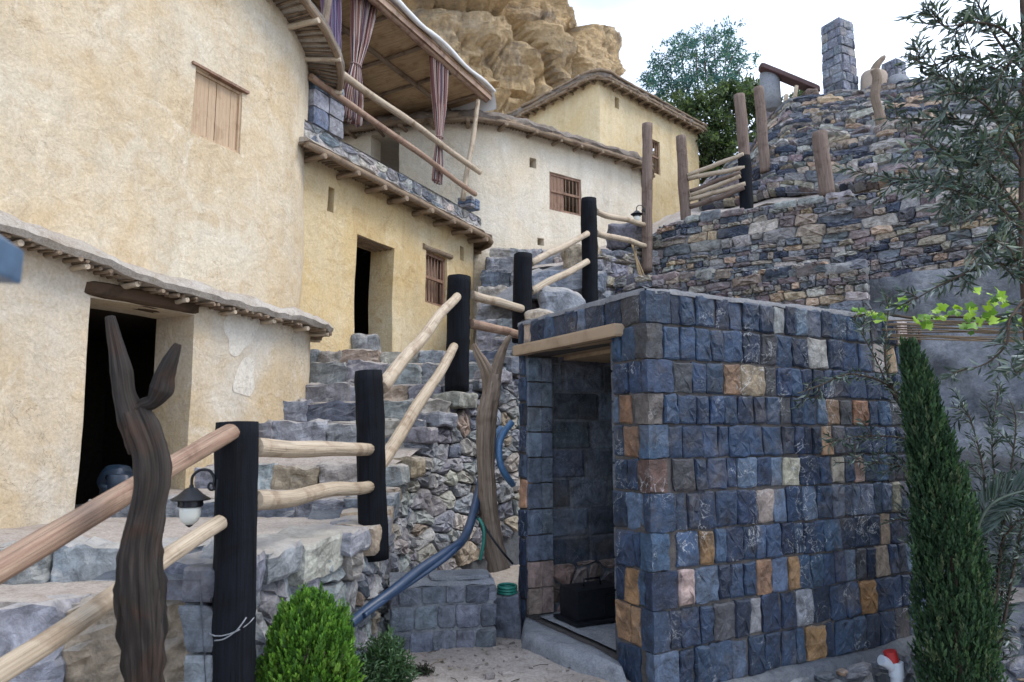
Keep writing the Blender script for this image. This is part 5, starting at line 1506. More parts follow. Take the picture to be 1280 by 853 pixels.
# forked driftwood trunks
def forked(name, label, trunk, f1, f2, mat, base):
    mb = MB()
    for pts, rr, s in (trunk, f1, f2):
        L = smooth_line(pts, 14); R = .84 * np.interp(np.linspace(0, 1, len(L)), np.linspace(0, 1, len(rr)), rr)
        tube(mb, L, list(R), 44, True, .13, s, groove=.36)
    tag(mb.build(name, M[mat], None, origin=base), label, 'driftwood')
def PX(l, d): return [P(x, y, d) for x, y in l]
k = 2.42 / FPX
forked('forked_driftwood', 'dark twisted driftwood trunk with a forked top in front of the lower railing',
       (PX([(182, 1150), (181, 1000), (180, 845), (178, 780), (176, 735), (176, 685), (184, 640), (191, 600), (189, 568), (180, 540), (170, 515)], 2.42), [25 * k, 24 * k, 25 * k, 29 * k, 30 * k, 25 * k, 22 * k, 23 * k, 24 * k, 24 * k, 20 * k], 1),
       (PX([(180, 560), (166, 524), (157, 495), (153, 465), (148, 440), (142, 415), (138, 396)], 2.42), [20 * k, 20 * k, 16 * k, 16 * k, 12 * k, 9 * k, 6.5 * k], 2),
       (PX([(168, 522), (178, 508), (192, 502), (202, 488), (206, 472), (214, 451), (223, 430)], 2.42), [16 * k, 10 * k, 10 * k, 16 * k, 14 * k, 11 * k, 4.5 * k], 3), 'drift', P(182, 1150, 2.42))
k = 5.85 / FPX
forked('forked_driftwood', 'slender forked driftwood trunk rising beside the hut corner and the blue hose',
       (PX([(624, 712), (617, 680), (611, 640), (608, 600), (607, 560), (609, 520), (615, 490), (617, 468)], 5.85), [15 * k, 14 * k, 12 * k, 12 * k, 12 * k, 13 * k, 13 * k, 11 * k], 7),
       (PX([(613, 492), (610, 470), (604, 455), (597, 442), (592, 430)], 5.85), [9 * k, 10 * k, 8 * k, 6 * k, 3 * k], 8),
       (PX([(616, 492), (619, 468), (625, 448), (631, 432), (638, 420)], 5.85), [9 * k, 9 * k, 7.5 * k, 5 * k, 3 * k], 9), 'drift_pale', P(624, 712, 5.85))

# ================================================================== LANTERNS
def lathe(mb, c, prof, n=20, col=None, smooth=True):
    rings = [[mb.vert(c + Vector((r * math.cos(2 * math.pi * k / n), r * math.sin(2 * math.pi * k / n), z)), col) for k in range(n)] for r, z in prof]
    for a, b in zip(rings, rings[1:]):
        for k in range(n): mb.face((a[k], a[(k + 1) % n], b[(k + 1) % n], b[k]), smooth)
    mb.face(rings[0][::-1]); mb.face(rings[-1])
def lantern(c, s, toward, label, hood='iron', n=20):
    """c: centre of the glass top; s: scale in metres per unit; toward: direction to the post it hangs from"""
    o = thing('lantern', label, 'lantern', c)
    V = lambda x, z: c + toward * (x * s) + Vector((0, 0, z * s))
    mb = MB(); lathe(mb, c, [(.95 * s, .35 * s), (.98 * s, .40 * s), (.62 * s, .62 * s), (.30 * s, .92 * s), (.12 * s, 1.0 * s), (.10 * s, 1.12 * s), (.01 * s, 1.15 * s)], n); mb.build('hood', M[hood], o, sharp=40)
    mb = MB(); lathe(mb, c, [(.55 * s, 0), (.60 * s, .04 * s), (.58 * s, .32 * s), (.66 * s, .36 * s)], n)
    for k in range(10):
        a = 2 * math.pi * k / 10; p = c + Vector((math.cos(a), math.sin(a), 0)) * .6 * s
        tube(mb, [p + Vector((0, 0, .05 * s)), p + Vector((-math.sin(a) * .12, math.cos(a) * .12, .18)) * s, p + Vector((0, 0, .32 * s))], .03 * s, 5)
    mb.build('collar', M['iron'], o, sharp=40)
    mb = MB(); lathe(mb, c, [(.50 * s, .0), (.52 * s, -.12 * s), (.50 * s, -.45 * s), (.40 * s, -.72 * s), (.20 * s, -.88 * s)], n); mb.build('glass', M['frost'], o)
    mb = MB(); lathe(mb, c, [(.22 * s, -.86 * s), (.14 * s, -.95 * s), (.03 * s, -1.02 * s)], 12); mb.build('finial', M['iron'], o)
    mb = MB(); tube(mb, smooth_line([V(0, 1.1), V(.03, 1.55), V(.38, 1.86), V(.85, 1.84), V(1.12, 1.45), V(1.12, 1.05), V(1.3, .8)], 6), .075 * s, 8)
    tube(mb, smooth_line([V(1.1, 1.15), V(.92, 1.2), V(.85, 1.0), V(1.0, .85), V(1.28, .95)], 5), .06 * s, 8)
    box(mb, (V(1.3, .9), Vector((-toward.y, toward.x, 0)), Vector((0, 0, 1)), toward), -.18 * s, .18 * s, -.5 * s, .5 * s, 0, .08 * s); mb.build('bracket', M['iron'], o)
    return o
lantern(P(238, 634, 3.28), .088, Vector((1, .05, 0)).normalized(), 'black iron lantern with frosted glass on the front charred post')
lantern(P(796, 271, 11.0), .10, Vector((1, .1, 0)).normalized(), 'tiny black lantern high up on the tall bare post by the white house', n=12)
# blue painted lamp close to the camera, cut by the left edge
c = P(-69, 312, .80); bl_ = thing('lamp', 'blue painted metal lamp hood close up at the left edge of the picture', 'lamp', c)
mb = MB(); s = .058
F4 = [(1, 1), (-1, 1), (-1, -1), (1, -1)]; rot = Matrix.Rotation(.25, 3, 'Z')
lv = [[mb.vert(c + rot @ Vector((a * s * r, b * s * r, z))) for a, b in F4] for r, z in ((.98, -.026), (1.0, -.022), (1.0, .016), (.25, .048), (.12, .05))]
for a, b in zip(lv, lv[1:]):
    for k_ in range(4): mb.face((a[k_], a[(k_ + 1) % 4], b[(k_ + 1) % 4], b[k_]))
mb.face(lv[-1]); mb.face(lv[0]); mb.build('hood', M['blue_metal'], bl_)
mb = MB(); lathe(mb, c + Vector((0, 0, -.03)), [(.03, .01), (.03, -.05), (.015, -.065)], 14); mb.build('glass', M['frost'], bl_)
mb = MB(); tube(mb, smooth_line([c + Vector((0, 0, .05)), c + Vector((-.02, 0, .09)), c + Vector((-.08, 0, .09)), c + Vector((-.12, 0, .03)), c + Vector((-.12, 0, -.6)), c + Vector((-.12, 0, -1.95))], 5), .012, 8); mb.build('pole', M['blue_metal'], bl_)

# ================================================================== PLINTH, HOSES, PIPE, SACK
q0 = P(618, 786, 5.30); q0.z = -.04; dx = Vector((.985, .17, 0)).normalized(); dn = Vector((dx.y, -dx.x, 0)); pw, phh, pd = .74, .50, .45
pl = thing('stone_plinth', 'small squared grey stone plinth with a flat slab on top, under the hose', 'plinth', q0 - dx * pw * .5)
rd = random.Random(21); mb = MB()
pp = Path([(q0 - dx * pw).xy, q0.xy]); pq_ = Path([q0.xy, (q0 - dn * pd).xy])
for pth, W in ((pp, pw), (pq_, pd)):
    for poly in courses(W, [(0, .155), (.16, .325), (.33, .455)], .135, .17, 66): add_stone(mb, poly, lambda u, v, h: pth.fr(u, q0.z + v, h)[0], .004, .012, .04, jitcol((.135, .15, .18), rd, .22), rd, .10, .06, .06, .3)
mb.build('facing_stones', M['rubble'], pl)
mb = MB(); F = (q0, -dx, Vector((0, 0, 1)), -dn)
box(mb, F, .006, pw - .004, 0, .452, .006, pd); sheet(mb, pw + .01, pd + .02, lambda u, v, h: q0 + dn * .012 - dx * (u - .005) - dn * v + Vector((0, 0, .456 + .02 * min(1, v * 12) + h)), .04, .04, amp=.012, fs=9)
mb.build('core', M['cement'], pl)
mb = MB(); rough_block(mb, (q0 - dx * .24 - dn * .20 + Vector((0, 0, .49)), dx, Vector((0, 0, 1)), dn), (.44, .03, .26), 3, (.2, .21, .23), 5, .12, .2); mb.build('slab', M['cement'], pl)

def hose(name, label, pts, r, mat, cat='hose'):
    mb = MB(); tube(mb, smooth_line([P(*p) for p in pts], 8), r, 10); b = min(pts, key=lambda t: -t[1])
    tag(mb.build(name, M[mat], None, origin=P(*b)), label, cat)
hose('hose', 'thick blue-black hose sloping down from the forked trunk past the plinth', [(604, 590, 6.1), (598, 615, 5.95), (592, 640, 5.75), (584, 665, 5.55), (574, 680, 5.3), (556, 692, 5.15), (525, 712, 5.0), (492, 738, 4.85), (462, 760, 4.7), (438, 780, 4.55)], .034, 'hose')
hose('hose', 'thinner dark hose lying just under the thick blue-black hose', [(603, 596, 6.15), (590, 650, 5.8), (578, 676, 5.35), (560, 696, 5.12), (520, 724, 4.97), (485, 748, 4.8), (455, 770, 4.6)], .018, 'hose')
hose('hose', 'bright blue hose looping between the forked trunk and the hut', [(640, 528, 6.0), (630, 541, 5.95), (624, 556, 5.9), (625, 578, 5.9), (632, 594, 5.95), (641, 606, 6.05)], .028, 'hose_blue')
hose('hose', 'blue sheathed hose hanging behind the forked trunk', [(628, 536, 6.15), (618, 552, 6.1), (612, 580, 6.1), (606, 610, 6.05), (602, 640, 5.95)], .04, 'hose_blue')
hose('hose', 'short green hose end hanging above the plinth', [(594, 645, 5.72), (601, 652, 5.68), (605, 664, 5.66), (604, 682, 5.66), (600, 700, 5.66)], .013, 'hose_green')
hose('cable', 'thin black cable running from the hoses to the foot of the hut', [(594, 643, 5.7), (604, 656, 5.68), (616, 674, 5.66), (628, 690, 5.66), (641, 705, 5.7)], .009, 'iron', 'cable')
mb = MB(); c = P(634, 738, 5.62)
for kk in range(3): tube(mb, [c + Vector((math.cos(t) * .07, math.sin(t) * .09, .02 * kk - .01)) for t in np.linspace(0, 6.28, 16)], .010, 7, False)
tag(mb.build('hose_coil', M['hose_green'], None, origin=c - Vector((0, 0, .03))), 'coil of green hose in the gap between the plinth and the hut', 'hose')
mb = MB(); rough_block(mb, (c + Vector((0, .02, -.19)), Vector((1, 0, 0)), Vector((0, 0, 1)), Vector((0, -1, 0))), (.2, .34, .24), 4, (.11, .12, .15), 4, .15, .2)
tag(mb.build('stone_block', M['rubble'], None, origin=c - Vector((0, 0, .36))), 'dark stone block wedged beside the plinth under the green hose coil', 'stone')

pv = thing('drain_pipe', 'white plastic drain pipe with a side outlet and red cap by the garden wall', 'pipe', P(1121, 858, 4.9))
c = P(1120, 834, 4.9); u = Vector((0, 0, 1))
mb = MB(); tube(mb, [c - u * .5, c - u * .03], .038, 16); tube(mb, [c - u * .06, c + u * .035], .046, 16); tube(mb, [c - Vector((0, 0, .02)), c + Vector((-.06, -.01, .03)), c + Vector((-.105, -.02, .05))], .034, 14); mb.build('pipe', M['pvc'], pv, sharp=50)
mb = MB(); tube(mb, [c + Vector((-.02, 0, .034)), c + Vector((-.035, 0, .10))], .041, 16); mb.build('cap', M['red'], pv, sharp=50)

mb = MB(); q = P(104, 640, 5.75); q.z = d_bot
for kk, (a, b, c_) in enumerate(((.05, .3, .10), (.12, .3, .14), (.02, .4, .17))):
    rough_block(mb, (q + Vector((a, b, c_)), Vector((1, .2, 0)).normalized(), Vector((0, 0, 1)), Vector((.2, -1, 0)).normalized()), (.2, .2 + c_ * .8, .25), kk, None, 7, .3, .5, .7)
mb.sm = [True] * len(mb.f); tag(mb.build('plastic_bag', M['sack'], None, origin=q), 'crumpled dark blue plastic bag just inside the lean-to doorway', 'bag')
boulder('rounded grey stone in the doorway of the terrace house', 456, 445, 10.0, (.36, .28, .36), 12, (.20, .21, .22), 'step')

# ================================================================== HILLTOP
def pier(name, label, px, base_y, top_y, d, side, rot, rows, pal, taper=.9):
    b, t = P(px, base_y, d), P(px, top_y, d); H = t.z - b.z; o = thing(name, label, 'pillar', b)
    e = Vector((math.cos(rot), math.sin(rot), 0)); f = Vector((-e.y, e.x, 0)); s = side / 2; mb = MB(); rd = random.Random(int(px))
    cn = [(-e - f) * s, (e - f) * s, (e + f) * s, (-e + f) * s]
    for k in range(4):
        a, c_ = cn[k], cn[(k + 1) % 4]; n = (a + c_).normalized(); T = (c_ - a).normalized()
        def fm(u, v, h, a=a, T=T, n=n):
            kk = 1 - (1 - taper) * v / H; return b + (a + T * u) * kk + n * h + Vector((0, 0, v))
        for poly in courses(side, [(H * i / rows, H * (i + 1) / rows) for i in range(rows)], side * .35, side * .62, 5 + k): add_stone(mb, poly, fm, .006, .03, .06, pick(pal, rd), rd, .12, .1, .12, .3)
    mb.build('facing_stones', M['stone'], o)
    mb = MB(); lo = [mb.vert(b + c_ * .985) for c_ in cn]; hi = [mb.vert(b + c_ * .985 * taper + Vector((0, 0, H + .02))) for c_ in cn]
    for k in range(4): mb.face((lo[k], lo[(k + 1) % 4], hi[(k + 1) % 4], hi[k]))
    mb.face(hi); mb.build('core', M['mortar'], o); return o
PH = [(3, (.10, .115, .15)), (2, (.14, .155, .19)), (1, (.075, .085, .11)), (1, (.17, .165, .17))]
pier('stone_pillar', 'tall square pillar of dark stone standing on the skyline', 1052, 132, 32, 18.3, .62, math.radians(28), 9, PH)
pier('stone_pillar', 'short dark stone block on the skyline right of the clay drum', 1118, 102, 80, 18.2, .42, math.radians(30), 2, PH, .97)
mb = MB(); c = P(1121, 108, 18.0); lathe(mb, c, [(.36, -.1), (.33, .06), (.27, .2), (.2, .25)], 18)
tag(mb.build('plaster_mound', M['cement'], None, origin=c - Vector((0, 0, .1))), 'pale plastered mound at the foot of the short dark stone block', 'mound')
c = P(1090, 122, 18.0); dr = thing('clay_drum', 'tan clay drum leaning on the hilltop behind the driftwood post', 'drum', c)
mb = MB(); lathe(mb, c, [(.27, 0), (.31, .25), (.33, .5), (.32, .62), (.30, .66)], 22)
cs_, sn_ = math.cos(.16), math.sin(.16); mb.v = [(c.x + (x - c.x) * cs_ + (z - c.z) * sn_, y, c.z + (z - c.z) * cs_ - (x - c.x) * sn_) for x, y, z in mb.v]
mb.build('body', plain_mat('clay', (.38, .31, .25), .9, .15, 0, .15, 6), dr)
mb = MB(); tube(mb, smooth_line([P(1086, 100, 17.9), P(1093, 88, 17.9), P(1099, 78, 17.9), P(1106, 70, 17.9)], 4), [.14, .13, .13, .12, .12, .11, .11, .1, .09, .08, .07, .05, .03], 9, True, .3, 3)
tag(mb.build('driftwood_log', M['drift_pale'], None, origin=P(1090, 95, 17.9)), 'weathered log stub leaning on top of the clay drum', 'log')
hs = thing('hill_shelter', 'small shelter with a dark sloping roof beam on the skyline left of the stone pillar', 'shelter', P(985, 140, 20.0))
mb = MB(); a, b = P(950, 84, 19.6), P(1023, 114, 19.6)
F = ((a + b) / 2, (b - a).normalized(), Vector((0, 0, 1)), Vector((0, -1, 0))); Lh = (b - a).length
rough_block(mb, (F[0], F[1], F[2], F[3]), (Lh, .17, .35), 3, (.1, .05, .05), 8, .04, .2); mb.build('roof', M['roof_metal'], hs)
mb = MB(); c = P(964, 140, 19.8); H = P(964, 92, 19.8).z - c.z; lathe(mb, c, [(.30, 0), (.29, H * .5), (.28, H)], 18); mb.build('column', M['cement'], hs)
mb = MB(); rough_block(mb, (P(1013, 121, 19.6), Vector((1, 0, 0)), Vector((0, 0, 1)), Vector((0, -1, 0))), (.4, .32, .4), 9, (.16, .12, .10), 5, .2, .25); mb.build('pier', M['rubble'], hs)
for (p0, p1) in (((976, 146), (984, 118)), ((990, 140), (996, 108))):
    mb = MB(); pole(mb, P(*p0, 19.5), P(*p1, 19.5), .07, .06, 8, .03, p0[0], .1); mb.build('prop', M['pole_pale'], hs)

# ================================================================== PLANTS
def leaf_mesh(name, mat, parent, origin, pos, d, L, Wd, col, fold=.25, rng=None):
    rng = rng or np.random.default_rng(1); n = len(pos); d = d / np.linalg.norm(d, axis=1, keepdims=True)
    r = rng.normal(size=(n, 3)); s = np.cross(d, r); s /= np.linalg.norm(s, axis=1, keepdims=True) + 1e-9; u = np.cross(s, d)
    L = np.asarray(L).reshape(-1, 1) * np.ones((n, 1)); Wd = np.asarray(Wd).reshape(-1, 1) * np.ones((n, 1))
    mid = pos + d * L * .5 + u * L * .06
    v = np.stack([pos, mid + s * Wd * .5 + u * Wd * fold, pos + d * L, mid - s * Wd * .5 + u * Wd * fold], 1).reshape(-1, 3)
    off = np.array(parent['_o'] if parent is not None else origin, dtype=float); v = v - off
    me = bpy.data.meshes.new(name); me.vertices.add(4 * n); me.vertices.foreach_set('co', v.ravel())
    b = (np.arange(n) * 4).reshape(-1, 1); tri = np.concatenate([b, b + 1, b + 2, b, b + 2, b + 3], 1).ravel()
    me.loops.add(6 * n); me.loops.foreach_set('vertex_index', tri.astype(np.int32)); me.polygons.add(2 * n)
    me.polygons.foreach_set('loop_start', (np.arange(2 * n) * 3).astype(np.int32)); me.polygons.foreach_set('loop_total', np.full(2 * n, 3, np.int32))
    me.update(calc_edges=True); me.materials.append(mat)
    ca = me.attributes.new('Col', 'FLOAT_COLOR', 'POINT'); c = np.ones((n, 4, 4)); c[:, :, :3] = np.asarray(col).reshape(n, 1, 3); ca.data.foreach_set('color', c.ravel())
    o = bpy.data.objects.new(name, me); COL.objects.link(o)
    if parent is not None: o.parent = parent
    else: o.location = tuple(off)
    o['_o'] = list(map(float, off)); return o
def colvar(rng, n, cols, w, k=.25):
    cols = np.array(cols); i = rng.choice(len(cols), n, p=np.array(w) / sum(w)); return cols[i] * (1 + rng.uniform(-k, k, (n, 1)))

# Italian cypress
rng = np.random.default_rng(3); dC = 4.72
cen = [(1135, 440), (1144, 472), (1152, 510), (1163, 560), (1171, 610), (1181, 660), (1188, 710), (1194, 770), (1196, 840), (1196, 930)]
hw = [2, 11, 17, 23, 28, 33, 38, 41, 42, 40]
c3 = np.array([list(P(x, y, dC)) for x, y in cen]); r3 = np.array(hw) * dC / FPX
cyp = thing('cypress', 'slim dark green cypress leaning slightly left in front of the dark stone hut', 'tree', P(1196, 940, dC))
mb = MB(); tube(mb, [Vector(c3[i]) for i in range(9, 0, -1)], [.045 - .004 * i for i in range(9)], 8); mb.build('trunk', M['bark'], cyp)
pos, dr_l, cl_, ln = [], [], [], []
hts = np.linspace(0, 1, len(c3))
for s in range(4600):
    t = rng.random() ** .80; c = np.array([np.interp(t, hts, c3[:, k]) for k in range(3)]); R = np.interp(t, hts, r3)
    a = rng.uniform(0, 2 * np.pi); lump = 1 + .22 * mn.noise(Vector((math.cos(a) * 1.5, math.sin(a) * 1.5, t * 9)))
    rr = R * lump * rng.uniform(.12, 1.0) ** .55; base = c + np.array([math.cos(a) * rr, math.sin(a) * rr, 0])
    up_ = np.array([math.cos(a) * .28, math.sin(a) * .28, 1.0]) + rng.normal(0, .10, 3); up_ /= np.linalg.norm(up_)
    Ls = rng.uniform(.05, .11); m = rng.integers(9, 14)
    base_c = np.array([(.018, .046, .022), (.032, .072, .032), (.052, .102, .042), (.09, .12, .06)])[rng.choice(4, p=[.35, .35, .22, .08])]
    for k_ in range(m):
        e = k_ / m; q = base + up_ * Ls * e; dv = up_ + rng.normal(0, .33, 3) * (1 - e * .5); pos.append(q); dr_l.append(dv); ln.append(rng.uniform(.024, .046)); cl_.append(base_c * rng.uniform(.7, 1.4))
leaf_mesh('foliage', M['needle'], cyp, None, np.array(pos), np.array(dr_l), np.array(ln), np.array(ln) * .36, np.array(cl_), .2, rng)

# bright conifer bush
def bush(name, label, cat, cen, rad, nspr, Ls, m, cols, w, leafL, leafW, spread, mat, seed, flat=False, upk=.7, core=.35):
    rng = np.random.default_rng(seed); o = thing(name, label, cat, Vector((cen[0], cen[1], cen[2] - rad[2]))); cen = np.array(cen); rad = np.array(rad); pos, dd_, cc, ll = [], [], [], []
    mb = MB()
    for s in range(nspr):
        v = rng.normal(size=3); v /= np.linalg.norm(v)
        if v[2] < -.55: v[2] *= -1
        lump = 1 + .20 * mn.noise(Vector(v * 2.3) + Vector((seed, 0, 0))) + .10 * mn.noise(Vector(v * 5))
        k_ = rng.uniform(core, 1) ** .5
        end = cen + v * rad * lump * k_; up_ = v * (1 - upk) + np.array([0, 0, upk]) + rng.normal(0, .12, 3); up_ /= np.linalg.norm(up_); L = rng.uniform(*Ls); st = end - up_ * L
        sd = np.cross(up_, rng.normal(size=3)); sd /= np.linalg.norm(sd); bc = np.array(cols)[rng.choice(len(cols), p=np.array(w) / sum(w))] * rng.uniform(.8, 1.2)
        if s % 12 == 0: tube(mb, [Vector(cen - np.array([0, 0, rad[2]])), Vector(st)], .006, 5)
        for i in range(m):
            e = i / m; q = st + up_ * L * e; sg = 1 if i % 2 else -1
            if flat: dv = up_ * .75 + sd * sg * spread * (1 - e * .7) + rng.normal(0, .08, 3)
            else: dv = up_ * .6 + rng.normal(0, spread, 3)
            pos.append(q); dd_.append(dv); cc.append(bc * (.7 + .5 * e) * rng.uniform(.85, 1.15)); ll.append(rng.uniform(*leafL) * (1.15 - e * .5))
    mb.build('stems', M['bark'], o)
    leaf_mesh('foliage', mat, o, None, np.array(pos), np.array(dd_), np.array(ll), np.array(ll) * leafW, np.array(cc), .2, rng); return o
q = P(388, 830, 3.55)
bush('conifer_bush', 'bright yellow-green conifer bush at the foot of the retaining wall', 'bush', (q.x, q.y, q.z - .03), (.235, .21, .36), 2800, (.05, .10), 15, [(.075, .18, .022), (.12, .255, .03), (.04, .105, .016), (.17, .30, .045)], [4, 3, 2, 1], (.022, .036), .42, .55, M['needle'], 5, True, .62)
q = P(478, 852, 3.95)
bush('leafy_shrub', 'low dark green leafy shrub to the right of the bright conifer bush', 'bush', (q.x, q.y, q.z), (.20, .18, .26), 420, (.08, .14), 12, [(.035, .075, .028), (.055, .11, .045), (.085, .14, .075)], [3, 3, 1], (.03, .05), .28, .7, M['leaf'], 8, False, .35)
q = P(522, 803, 4.75)
bush('weed_tuft', 'small dark tuft of weeds on the earth in front of the plinth', 'weed', (q.x, q.y, .0), (.13, .08, .055), 110, (.05, .08), 8, [(.028, .036, .02), (.05, .05, .03)], [2, 1], (.02, .035), .25, .7, M['leaf'], 9, False, .2)

# olive branches
OL = [(.042, .070, .056), (.065, .10, .08), (.030, .048, .040), (.22, .265, .25), (.13, .17, .15)]; OLW = [5, 4, 4, 2.2, 2.5]
class Leaves:
    def __init__(s, seed): s.p, s.d, s.l, s.w, s.c = [], [], [], [], []; s.rng = np.random.default_rng(seed)
    def twig(s, mb, pts, r0, leaf=(.06, .095), gap=.0165, start=.08, wr=.18):
        L = smooth_line(pts, 6); n = len(L); tube(mb, L, [r0 * (1 - .75 * i / (n - 1)) for i in range(n)], 6); rng = s.rng
        acc = 0; tot = sum((b - a).length for a, b in zip(L, L[1:])); run = 0; k = 0
        for a, b in zip(L, L[1:]):
            e = (b - a).length; t = (b - a).normalized(); run += e; acc += e
            while acc > gap:
                acc -= gap; k += 1
                if run / tot < start: continue
                f = 1 - acc / max(e, 1e-6); q = a.lerp(b, min(1, max(0, f)))
                side = t.cross(Vector((0, 0, 1)) if k % 2 else Vector(rng.normal(size=3))).normalized()
                for sg in (-1, 1):
                    if rng.random() < .12: continue
                    dv = t * rng.uniform(.45, .95) + side * sg * rng.uniform(.5, 1.0) + Vector(rng.normal(0, .22, 3)) + Vector((0, 0, -.04))
                    l = rng.uniform(*leaf) * (.65 + .35 * math.sin(math.pi * min(1, run / tot)))
                    s.p.append(tuple(q)); s.d.append(tuple(dv)); s.l.append(l); s.w.append(l * wr * rng.uniform(.8, 1.25)); s.c.append(np.array(OL[rng.choice(5, p=np.array(OLW) / sum(OLW))]) * rng.uniform(.75, 1.3))
        return L
    def branch(s, mb, pts, r0, nsub, sublen, droop=.0, **kw):
        L = s.twig(mb, pts, r0, **kw); rng = s.rng
        for k in range(int(nsub * 1.6)):
            i = int(len(L) * rng.uniform(.12, .95)); i = min(len(L) - 2, i); t = (L[i + 1] - L[i]).normalized()
            dv = (t * rng.uniform(.4, .9) + Vector(rng.normal(0, .55, 3)) + Vector((0, 0, rng.uniform(-.25, .3) - droop))).normalized(); l = rng.uniform(*sublen)
            q = L[i]; b = Vector(rng.normal(0, .05, 3)) * l
            s.twig(mb, [q, q + dv * l * .5 + b, q + dv * l - Vector((0, 0, .1 * l))], r0 * .4, start=.05, **kw)
    def done(s, parent): return leaf_mesh('foliage', M['olive'], parent, None, np.array(s.p), np.array(s.d), np.array(s.l), np.array(s.w), np.array(s.c), .22, s.rng)
ol = thing('olive_tree', 'grey-green olive tree at the right edge reaching over the terraces', 'tree', P(1296, 980, 3.5)); mb = MB(); S = Leaves(12)
tr = smooth_line([P(1300, 990, 3.5), P(1296, 700, 3.5), P(1288, 480, 3.45), P(1279, 330, 3.4), P(1278, 200, 3.4), P(1281, 80, 3.4), P(1276, -30, 3.35), P(1268, -140, 3.3)], 6)
mt = MB(); tube(mt, tr, list(np.linspace(.022, .010, len(tr))), 10, True, .12, 2); mt.build('trunk', M['bark'], ol)
for pts, nsub, sl in (
        ([(1281, 70, 3.4), (1255, 38, 3.3), (1220, 28, 3.2), (1180, 32, 3.15), (1152, 4, 3.1)], 7, (.09, .17)),
        ([(1281, 90, 3.4), (1250, 55, 3.35), (1225, 10, 3.3), (1212, -25, 3.3)], 7, (.09, .17)),
        ([(1280, 120, 3.4), (1250, 90, 3.4), (1200, 70, 3.35), (1165, 82, 3.3), (1132, 68, 3.3)], 8, (.08, .18)),
        ([(1279, 165, 3.4), (1245, 118, 3.4), (1205, 108, 3.4), (1170, 92, 3.4), (1132, 70, 3.4)], 7, (.10, .18)),
        ([(1278, 200, 3.4), (1240, 140, 3.3), (1205, 118, 3.2), (1175, 120, 3.1)], 9, (.10, .18)),
        ([(1278, 215, 3.4), (1240, 175, 3.4), (1200, 150, 3.4), (1165, 150, 3.4), (1105, 148, 3.4)], 9, (.08, .16)),
        ([(1279, 260, 3.4), (1230, 235, 3.5), (1170, 228, 3.5), (1110, 222, 3.5), (1064, 213, 3.5)], 10, (.08, .15)),
        ([(1279, 270, 3.4), (1235, 215, 3.2), (1185, 195, 3.1), (1150, 175, 3.0)], 10, (.10, .18)),
        ([(1279, 290, 3.4), (1240, 250, 3.2), (1200, 240, 3.1), (1150, 225, 3.0)], 9, (.10, .18)),
        ([(1280, 330, 3.4), (1250, 262, 3.5), (1210, 262, 3.6), (1180, 280, 3.6)], 6, (.08, .15)),
        ([(1282, 335, 3.4), (1240, 330, 3.3), (1200, 345, 3.2), (1165, 362, 3.2), (1134, 382, 3.2)], 7, (.07, .13)),
        ([(1283, 350, 3.4), (1260, 310, 3.2), (1235, 300, 3.1), (1212, 318, 3.1)], 6, (.08, .14)),
        ([(1285, 370, 3.4), (1262, 400, 3.25), (1258, 430, 3.2), (1232, 455, 3.2), (1196, 464, 3.2)], 4, (.06, .11)),
        ([(1286, 420, 3.4), (1282, 450, 3.2), (1270, 470, 3.1)], 3, (.06, .11)),
        ([(1284, 140, 3.4), (1268, 150, 3.1), (1250, 175, 3.0), (1262, 205, 2.95)], 6, (.1, .18)),
        ([(1284, 60, 3.4), (1265, 75, 3.1), (1245, 105, 3.0)], 6, (.1, .18))):
    S.branch(mb, [P(*p) for p in pts], .008, nsub, sl)
mb.build('branches', M['bark'], ol); S.done(ol)

